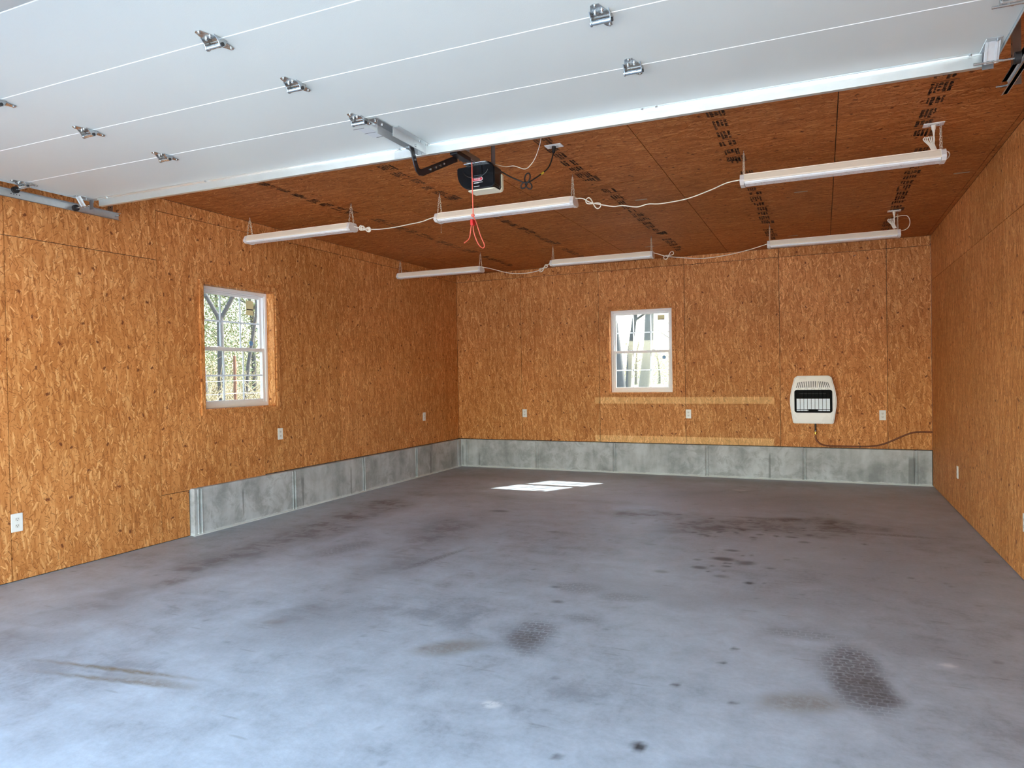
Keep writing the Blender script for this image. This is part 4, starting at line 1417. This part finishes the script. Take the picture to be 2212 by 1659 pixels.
# black opener lead with its slack tied in three loops, pale bell wire
bc = cord('power_cord', [(-1.935, 4.145, 2.752), (-1.89, 4.23, 2.724), (-1.84, 4.26, 2.700), (-1.790, 4.28, 2.682), (-1.745, 4.33, 2.720), (-1.705, 4.40, 2.778), (-1.692, 4.44, 2.815), (-1.684, 4.47, 2.86), (-1.680, 4.49, 2.905), (-1.678, 4.503, 2.935)],
          'black power cord tied in three loops between opener and ceiling outlet', 0.0048, 'black_rubber', None, 'cord')
loc = bc.location
for cx, cz, ang, ln, wv in ((-1.790, 2.684, 1.35, 0.062, 0.021), (-1.790, 2.684, -2.45, 0.050, 0.015), (-1.790, 2.684, -0.95, 0.056, 0.017)):
    pts = []
    for k in range(17):
        a = PI * 2 * k / 16
        u, v = ln * (1 - math.cos(a)) / 2, wv * math.sin(a)
        pts.append(Vector((cx + u * math.cos(ang) - v * math.sin(ang), 4.28 + 0.004 * math.sin(a), cz + u * math.sin(ang) + v * math.cos(ang))) - loc)
    MB().tube(pts, 0.0048, 8).build('loop', 'black_rubber', bc)
MB().cyl(Vector((-1.678, 4.505, 2.930)) - loc, Vector((-1.676, 4.507, 2.972)) - loc, 0.011, 12, 0.015).build('plug', 'black_rubber', bc)
MB().cyl(Vector((-1.722, 4.37, 2.752)) - loc, Vector((-1.711, 4.39, 2.769)) - loc, 0.0068, 10).build('yellow_tag', 'tag_yellow', bc)
cord('bell_wire', [(-1.97, 4.14, 2.795), (-1.93, 4.25, 2.800), (-1.88, 4.28, 2.806), (-1.812, 4.3, 2.782), (-1.77, 4.3, 2.800), (-1.73, 4.3, 2.85), (-1.690, 4.28, 2.925), (-1.675, 4.27, 2.977)],
     'pale thin wire running from the opener up to the ceiling', 0.0026, 'cord_white', None, 'wire')

# ------------------------------------------------------------------ wall heater
HX, HZ0, HZ1 = -0.112, 0.735, 1.335
HY = YB - 0.004
ht = thing('wall_heater', (HX, HY, HZ0), 'cream gas wall heater with black window and white burner panels', 'heater')


def barrel(k, z0, z1, top, midw, bot, rad=0.05):
    """outline with bulging sides, narrow top"""
    pts = []
    H = z1 - z0
    prof = [(0.0, bot), (0.06, bot + 0.006), (0.2, bot + (midw - bot) * 0.55), (0.40, midw), (0.55, midw * 0.995), (0.72, midw - (midw - top) * 0.28), (0.86, midw - (midw - top) * 0.62), (0.96, top + (midw - top) * 0.10), (1.0, top - 0.03)]
    right = [(p.x, p.y) for p in smooth_path([(x + k, z0 + f * H, 0) for f, x in prof], 4)]
    right[0] = (bot - 0.014 + k, z0)
    left = [(-x, z) for x, z in right[::-1]]
    return right + left


bm_ = bmesh.new()
fc = bm_.faces.new([bm_.verts.new((x, 0.0, z)) for x, z in barrel(0, 0.0, 0.60, 0.205, 0.2675, 0.232)])
ex = bmesh.ops.extrude_face_region(bm_, geom=[fc])
for v in [e for e in ex['geom'] if isinstance(e, bmesh.types.BMVert)]:
    v.co.y -= 0.095
bmesh.ops.recalc_face_normals(bm_, faces=bm_.faces[:])
bmesh.ops.bevel(bm_, geom=[e for e in bm_.edges if all(v.co.y < -0.09 for v in e.verts)], offset=0.012, segments=3, affect='EDGES')
MB().bm(bm_).build('back_shell', 'heater_white', ht)
bm_ = bmesh.new()
fc = bm_.faces.new([bm_.verts.new((x * 0.94, -0.094, z)) for x, z in barrel(0, 0.010, 0.590, 0.198, 0.258, 0.226)])
ex = bmesh.ops.extrude_face_region(bm_, geom=[fc])
for v in [e for e in ex['geom'] if isinstance(e, bmesh.types.BMVert)]:
    v.co.y -= 0.022
bmesh.ops.recalc_face_normals(bm_, faces=bm_.faces[:])
bmesh.ops.bevel(bm_, geom=[e for e in bm_.edges if all(v.co.y < -0.11 for v in e.verts)], offset=0.016, segments=4, affect='EDGES')
MB().bm(bm_, None, False).build('front_panel', 'heater_white', ht)
YFC = -0.1165
for k in range(18):   # louvre slots, fanning out towards the sides
    f = (k - 8.5) / 8.5
    xb, xt = f * 0.190, f * 0.168
    zb, zt = 0.452, 0.532 - 0.014 * abs(f) ** 2
    hw_ = 0.0040
    vs = [(xb - hw_, YFC, zb), (xb + hw_, YFC, zb), (xt + hw_, YFC, zt), (xt - hw_, YFC, zt)]
    vs += [(x, YFC + 0.004, z) for x, _, z in vs]
    MB().add(vs, [(0, 1, 2, 3), (0, 4, 5, 1), (1, 5, 6, 2), (2, 6, 7, 3), (3, 7, 4, 0)]).build('vent_slot', 'slot_dark' if k not in (11,) else 'label_grey', ht)


def rrect(x0, x1, z0, z1, r, n=6):
    pts = []
    for cx, cz, a0 in ((x1 - r, z1 - r, 0), (x0 + r, z1 - r, PI / 2), (x0 + r, z0 + r, PI), (x1 - r, z0 + r, PI * 1.5)):
        for k in range(n + 1):
            a = a0 + PI / 2 * k / n
            pts.append((cx + r * math.cos(a), cz + r * math.sin(a)))
    return pts


def ring_y(mb, outer, inner, y0, y1):
    n_ = len(outer)
    vs = [(x, y0, z) for x, z in outer] + [(x, y0, z) for x, z in inner] + [(x, y1, z) for x, z in outer] + [(x, y1, z) for x, z in inner]
    fs = []
    for i in range(n_):
        j = (i + 1) % n_
        fs += [(i, j, n_ + j, n_ + i), (i, 2 * n_ + i, 2 * n_ + j, j), (n_ + i, n_ + j, 3 * n_ + j, 3 * n_ + i)]
    mb.add(vs, fs)
    return mb


ring_y(MB(), rrect(-0.215, 0.220, 0.138, 0.425, 0.030), rrect(-0.196, 0.198, 0.156, 0.410, 0.014), -0.1215, -0.112).build('window_frame', 'heater_black', ht)
MB().box(-0.197, 0.199, -0.1172, -0.1166, 0.314, 0.411).build('hood', 'heater_black', ht)
MB().box(-0.16, 0.15, -0.1182, -0.1172, 0.374, 0.380).build('hood_seam', 'slot_dark', ht)
MB().box(-0.197, 0.199, -0.1170, -0.1166, 0.155, 0.315).build('firebox', 'heater_black', ht)
for k in range(9):
    x0_ = -0.190 + k * 0.0429
    MB().bbox(x0_, x0_ + 0.0395, -0.1186, -0.1168, 0.182, 0.313, 0.001, 1).build('burner_panel', 'plaque_reflection', ht)
for a, b in ((-0.190, -0.055), (0.058, 0.192)):
    MB().bbox(a, b, -0.1190, -0.1168, 0.161, 0.175, 0.001, 1).build('burner_ledge', 'plaque_reflection', ht)
for k in range(10):
    x = -0.191 + k * 0.0428
    MB().tube([(x, -0.1225, 0.160), (x, -0.1225, 0.410)], 0.0017, 6).build('guard_wire', 'heater_black', ht)
for z in (0.180, 0.400):
    MB().tube([(-0.196, -0.1222, z), (0.198, -0.1222, z)], 0.0018, 6).build('guard_wire', 'heater_black', ht)
for k in range(5):   # little arched clips above the window
    x = -0.155 + k * 0.079
    arc = [(x - 0.018, -0.1178, 0.424), (x - 0.016, -0.1185, 0.438), (x, -0.1188, 0.443), (x + 0.016, -0.1185, 0.438), (x + 0.018, -0.1178, 0.424)]
    MB().tube(arc, 0.0016, 6).build('clip', 'label_grey', ht)
# black iron drop with brass valve, copper line to the right corner
gp = thing('gas_pipe', (-0.088, YB - 0.022, 0.735), 'dark gas pipe with brass valve running right below the heater', 'pipe')
G0 = Vector(gp.location)
MB().tube([(0, 0, 0.0), (0, 0, -0.088)], 0.0095, 12).tube([(0, 0, -0.080), (0, 0, -0.094)], 0.0125, 8).build('iron_drop', 'iron_pipe', gp)
vb = MB()
vb.cyl((0, 0, -0.093), (0, 0, -0.107), 0.0075, 10)
vb.build('flare_nut', 'zinc', gp)
MB().sphere((0, 0, -0.121), 0.021, 12, 8, (1, 0.9, 0.85)).cyl((0, -0.012, -0.121), (0, -0.024, -0.121), 0.007, 10).cyl((0, 0, -0.132), (0, 0, -0.150), 0.0085, 6).build('brass_valve', 'brass', gp)
line = [(-0.088, .0, 0.588), (-0.086, 0, 0.555), (-0.070, 0, 0.510), (-0.030, 0, 0.474), (0.040, 0, 0.455), (0.15, 0, 0.452), (0.30, 0, 0.452), (0.413, 0, 0.452), (0.52, 0, 0.458), (0.625, 0, 0.475), (0.74, 0, 0.522), (0.86, 0, 0.585), (0.95, 0, 0.625), (1.0, 0, 0.640), (1.08, 0, 0.645), (XR - 0.001, 0, 0.646)]
MB().tube([p - G0 for p in smooth_path([(x, YB - 0.012, z) for x, _, z in line], 5)], 0.0095, 10).build('copper_line', 'copper', gp)
for x, z in ((0.413, 0.452),):
    MB().bbox(x - 0.006 - G0.x, x + 0.006 - G0.x, YB - 0.021 - G0.y, YB - G0.y, z - 0.012 - G0.z, z + 0.012 - G0.z, 0.002).build('pipe_clip', 'iron_pipe', gp)
# small bright screw hook high on the back wall
hk = MB().tube([(0.36, YB, 2.80), (0.36, YB - 0.012, 2.80), (0.372, YB - 0.02, 2.806), (0.385, YB - 0.012, 2.812)], 0.004, 6).build('screw_hook', 'zinc')
tag(hk, 'tiny bright hook screwed into the back wall seam above the heater', 'hook')

# ------------------------------------------------------------------ outside


def ground_h(x, y):
    s_ = lambda v: v * v * (3 - 2 * v)
    a = s_(min(1, max(0, (-x - 8.8) / 9.0)))
    b = s_(min(1, max(0, (y - 13.0) / 17.0)))
    return -0.16 + max(1.0 * a, 0.72 * b) + 0.006 * max(0, -x - 18) + 0.004 * max(0, y - 30) + 0.03 * math.sin(x * 1.3) * math.sin(y * 1.1) * max(a, b)


gd = MB()
gxs = [-90, -60, -45, -36] + [-30 + 1.2 * k for k in range(26)] + [4, 12, 30, 90]
gys = [0.6, 3, 5, 7] + [8.5 + 1.3 * k for k in range(26)] + [46, 54, 70, 120]
gv = [(x, y, ground_h(x, y)) for x in gxs for y in gys]
ngy = len(gys)
gd.add(gv, [(i * ngy + j, (i + 1) * ngy + j, (i + 1) * ngy + j + 1, i * ngy + j + 1) for i in range(len(gxs) - 1) for j in range(ngy - 1)], True)
tag(gd.build('ground', 'dry_ground'), 'dry grass and leaf litter outside the windows', kind='structure')
dv = MB().add([(-90, -60, -0.16), (90, -60, -0.16), (90, 0.6, -0.16), (-90, 0.6, -0.16)], [(0, 1, 2, 3)])
tag(dv.build('driveway', 'gravel'), 'pale gravel drive in front of the opening', kind='structure')
MB().box(OX0 - 0.2, OX1 + 0.2, -1.2, YF - 0.19, -0.155, -0.006).build('apron', 'floor_concrete')
tag(bpy.data.objects['apron'], 'concrete apron under the opening', kind='structure')


def tree(name, x, y, h, r, seed, label, bark='bark_grey', fork=None, lean=(0, 0), crown=None, branches=12, group=None, cat='tree'):
    rn = random.Random(seed)
    o = thing(name, (x, y, ground_h(x, y) - 0.03), label, cat, group)
    tr, brn = MB(), MB()

    def limb(mb, p, d, ln, rad, depth):
        pts, rs = [p], [rad]
        q = p
        k = 6 if depth < 2 else 4
        for i in range(k):
            d = (d + Vector((rn.uniform(-.16, .16), rn.uniform(-.16, .16), rn.uniform(-.06, .12))) * (0.6 if depth == 0 else 1.0)).normalized()
            q = q + d * (ln / k)
            pts.append(q)
            rs.append(max(0.004, rad * (1 - 0.75 * (i + 1) / k)))
        mb.tube(pts, rad, 8 if depth == 0 else 5, True, rs)
        if depth < 3:
            cnt = branches if depth == 0 else (4 if depth == 1 else 3)
            for b in range(cnt):
                f = rn.uniform(0.25 if depth == 0 else 0.2, 0.97)
                i = min(k - 1, int(f * k))
                pp = pts[i].lerp(pts[i + 1], f * k - i)
                a = rn.uniform(0, 2 * PI)
                dd = (d * rn.uniform(0.2, 0.8) + Vector((math.cos(a), math.sin(a), rn.uniform(-0.05, 0.6)))).normalized()
                limb(brn, pp, dd, ln * rn.uniform(0.22, 0.42), max(0.005, rs[i] * rn.uniform(0.3, 0.5)), depth + 1)
    d0 = Vector((lean[0], lean[1], 1)).normalized()
    if fork:
        p1 = Vector((0, 0, 0))
        p2 = d0 * fork
        tr.tube([p1, p1.lerp(p2, 0.5), p2], r, 10, True, [r * 1.15, r, r * 0.95])
        for s in (-1, 1):
            limb(tr, p2 - d0 * 0.1, (d0 + Vector((0.30 * s, 0.38 * s, 0))).normalized(), h - fork, r * 0.66, 0)
    else:
        limb(tr, Vector((0, 0, 0)), d0, h, r, 0)
    tr.build('trunk', bark, o)
    brn.build('branches', bark, o)['kind'] = 'stuff'
    if crown:
        n_, z0, z1, rad, mat = crown
        mb = MB()
        for i in range(n_):
            f = rn.random()
            z = z0 + (z1 - z0) * f
            rr_ = rad * (1 - 0.75 * f) * math.sqrt(rn.random())
            a = rn.uniform(0, 2 * PI)
            c = Vector((rr_ * math.cos(a), rr_ * math.sin(a), z))
            u = Vector((rn.uniform(-1, 1), rn.uniform(-1, 1), rn.uniform(-1, 1))).normalized()
            v = u.orthogonal().normalized()
            s1, s2 = rn.uniform(0.03, 0.075), rn.uniform(0.012, 0.028)
            mb.add([c - u * s1, c + v * s2, c + u * s1, c - v * s2], [(0, 1, 2, 3)])
        mb.build('foliage', mat, o)['kind'] = 'stuff'
    return o


def at(slope, Y):
    return slope * Y, Y


# seen through the left window (directions fan out to the left)
X_, Y_ = at(-1.070, 13.0)
tree('bare_tree', X_, Y_, 9.0, 0.085, 3, 'grey tree forking low, centred in the left window', 'bark_dark', fork=2.6, branches=9)
X_, Y_ = at(-1.105, 12.0)
tree('bare_tree', X_, Y_, 9.5, 0.085, 4, 'upright dark trunk at the left edge of the left window', 'bark_dark', branches=8)
X_, Y_ = at(-1.012, 14.0)
tree('bare_tree', X_, Y_, 8.0, 0.055, 5, 'slim dark trunk right of the forked tree in the left window', 'bark_dark', lean=(0.04, 0.02), branches=10)
for k, (sl_, yy, sd, lab) in enumerate(((-1.16, 19, 11, 'green cedar at the far left beyond the wire fence'), (-1.065, 22, 12, 'green cedar behind the forked tree beyond the fence'),
                                        (-0.985, 20, 13, 'olive cedar right of the slim trunk beyond the fence'), (-0.90, 24, 14, 'olive cedar rightmost beyond the wire fence'))):
    X_, Y_ = at(sl_, yy)
    tree('cedar_tree', X_, Y_, 7.5, 0.10, sd, lab, 'bark_dark', crown=(10000, 0.3, 7.2, 2.6, ('leaf_green', 'leaf_olive')[k % 2]), branches=14, group='cedars beyond the fence')
# seen through the back window
X_, Y_ = at(-0.272, 26.0)
tree('bare_tree', X_, Y_, 12.0, 0.24, 21, 'thick trunk at the left side of the back window', 'bark_grey', lean=(-0.045, 0), branches=9)
X_, Y_ = at(-0.262, 33.0)
tree('bare_tree', X_, Y_, 12.0, 0.15, 22, 'thin trunk just right of the thick one in the back window', 'bark_grey', branches=8)
X_, Y_ = at(-0.239, 30.0)
tree('bare_tree', X_, Y_, 13.0, 0.25, 23, 'straight trunk in the middle of the back window', 'bark_pale', lean=(0.03, 0), branches=10)
X_, Y_ = at(-0.200, 38.0)
tree('bare_tree', X_, Y_, 7.0, 0.10, 24, 'small branching tree at the right side of the back window', 'bark_pale', branches=14)
X_, Y_ = at(-0.250, 48.0)
tree('evergreen_shrub', X_, Y_, 3.2, 0.10, 26, 'low olive shrub far behind the back window trunks', 'bark_dark', crown=(4200, 0.0, 3.0, 5.0, 'leaf_olive'), branches=8, cat='shrub')
X_, Y_ = at(-0.215, 52.0)
tree('evergreen_shrub', X_, Y_, 2.6, 0.10, 27, 'low green shrub at the far right of the back window', 'bark_dark', crown=(4200, 0.0, 2.4, 5.0, 'leaf_green'), branches=8, cat='shrub')

# wire fence along the left side
FX = -9.0
fe = thing('wire_fence', (FX, 8.7, -0.16), 'rusty post and wire fence beyond the left window', 'fence')
for y in (-7.2, -3.6, 0.0, 3.6, 7.2):
    MB().cyl((0, y, 0), (0, y, 1.96), 0.026, 12).sphere((0, y, 1.96), 0.026, 10, 6, (1, 1, 0.5)).build('post', 'rust', fe)
for z in (0.30, 0.52, 0.74, 0.95, 1.15, 1.34, 1.55):
    pts = [(0.045, -7.2 + 14.4 * k / 24, z - 0.02 * math.sin(PI * ((k % 6) / 6))) for k in range(25)]
    MB().tube(pts, 0.0032, 5).build('wire', 'wire', fe)
# brush and dead grass behind the fence
rn = random.Random(99)
mb = MB()
for i in range(520):
    sl_ = rn.uniform(-1.25, -0.85)
    yy = rn.uniform(9.6, 15.0)
    p = Vector((sl_ * yy, yy, ground_h(sl_ * yy, yy)))
    d = Vector((rn.uniform(-.7, .7), rn.uniform(-.7, .7), rn.uniform(0.5, 1.2))).normalized()
    pts = [p]
    for k in range(4):
        d = (d + Vector((rn.uniform(-.5, .5), rn.uniform(-.5, .5), rn.uniform(-.45, .2)))).normalized()
        pts.append(pts[-1] + d * rn.uniform(0.2, 0.55))
    mb.tube(pts, 0.01, 4, False, [0.016, 0.013, 0.011, 0.008, 0.004])
tag(mb.build('brush_thicket', 'straw'), 'tangle of pale bare brush behind the wire fence', 'brush', kind='stuff')
mb = MB()
for i in range(16000):
    if i % 2:
        yy = rn.uniform(10.4, 34.0)
        p = Vector((rn.uniform(-0.32, -0.15) * yy, yy, 0))
    else:
        yy = rn.uniform(6.6, 17.0)
        p = Vector((rn.uniform(-1.2, -0.92) * yy, yy, 0))
    p.z = ground_h(p.x, p.y)
    a = rn.uniform(0, 2 * PI)
    hgt = rn.uniform(0.05, 0.22)
    u = Vector((math.cos(a), math.sin(a), 0)) * 0.012
    tip = p + Vector((rn.uniform(-.12, .12), rn.uniform(-.12, .12), hgt))
    mb.add([p - u, p + u, tip], [(0, 1, 2)])
tag(mb.build('dry_grass', 'straw'), 'dry grass blades on the ground outside the windows', 'grass', kind='stuff')
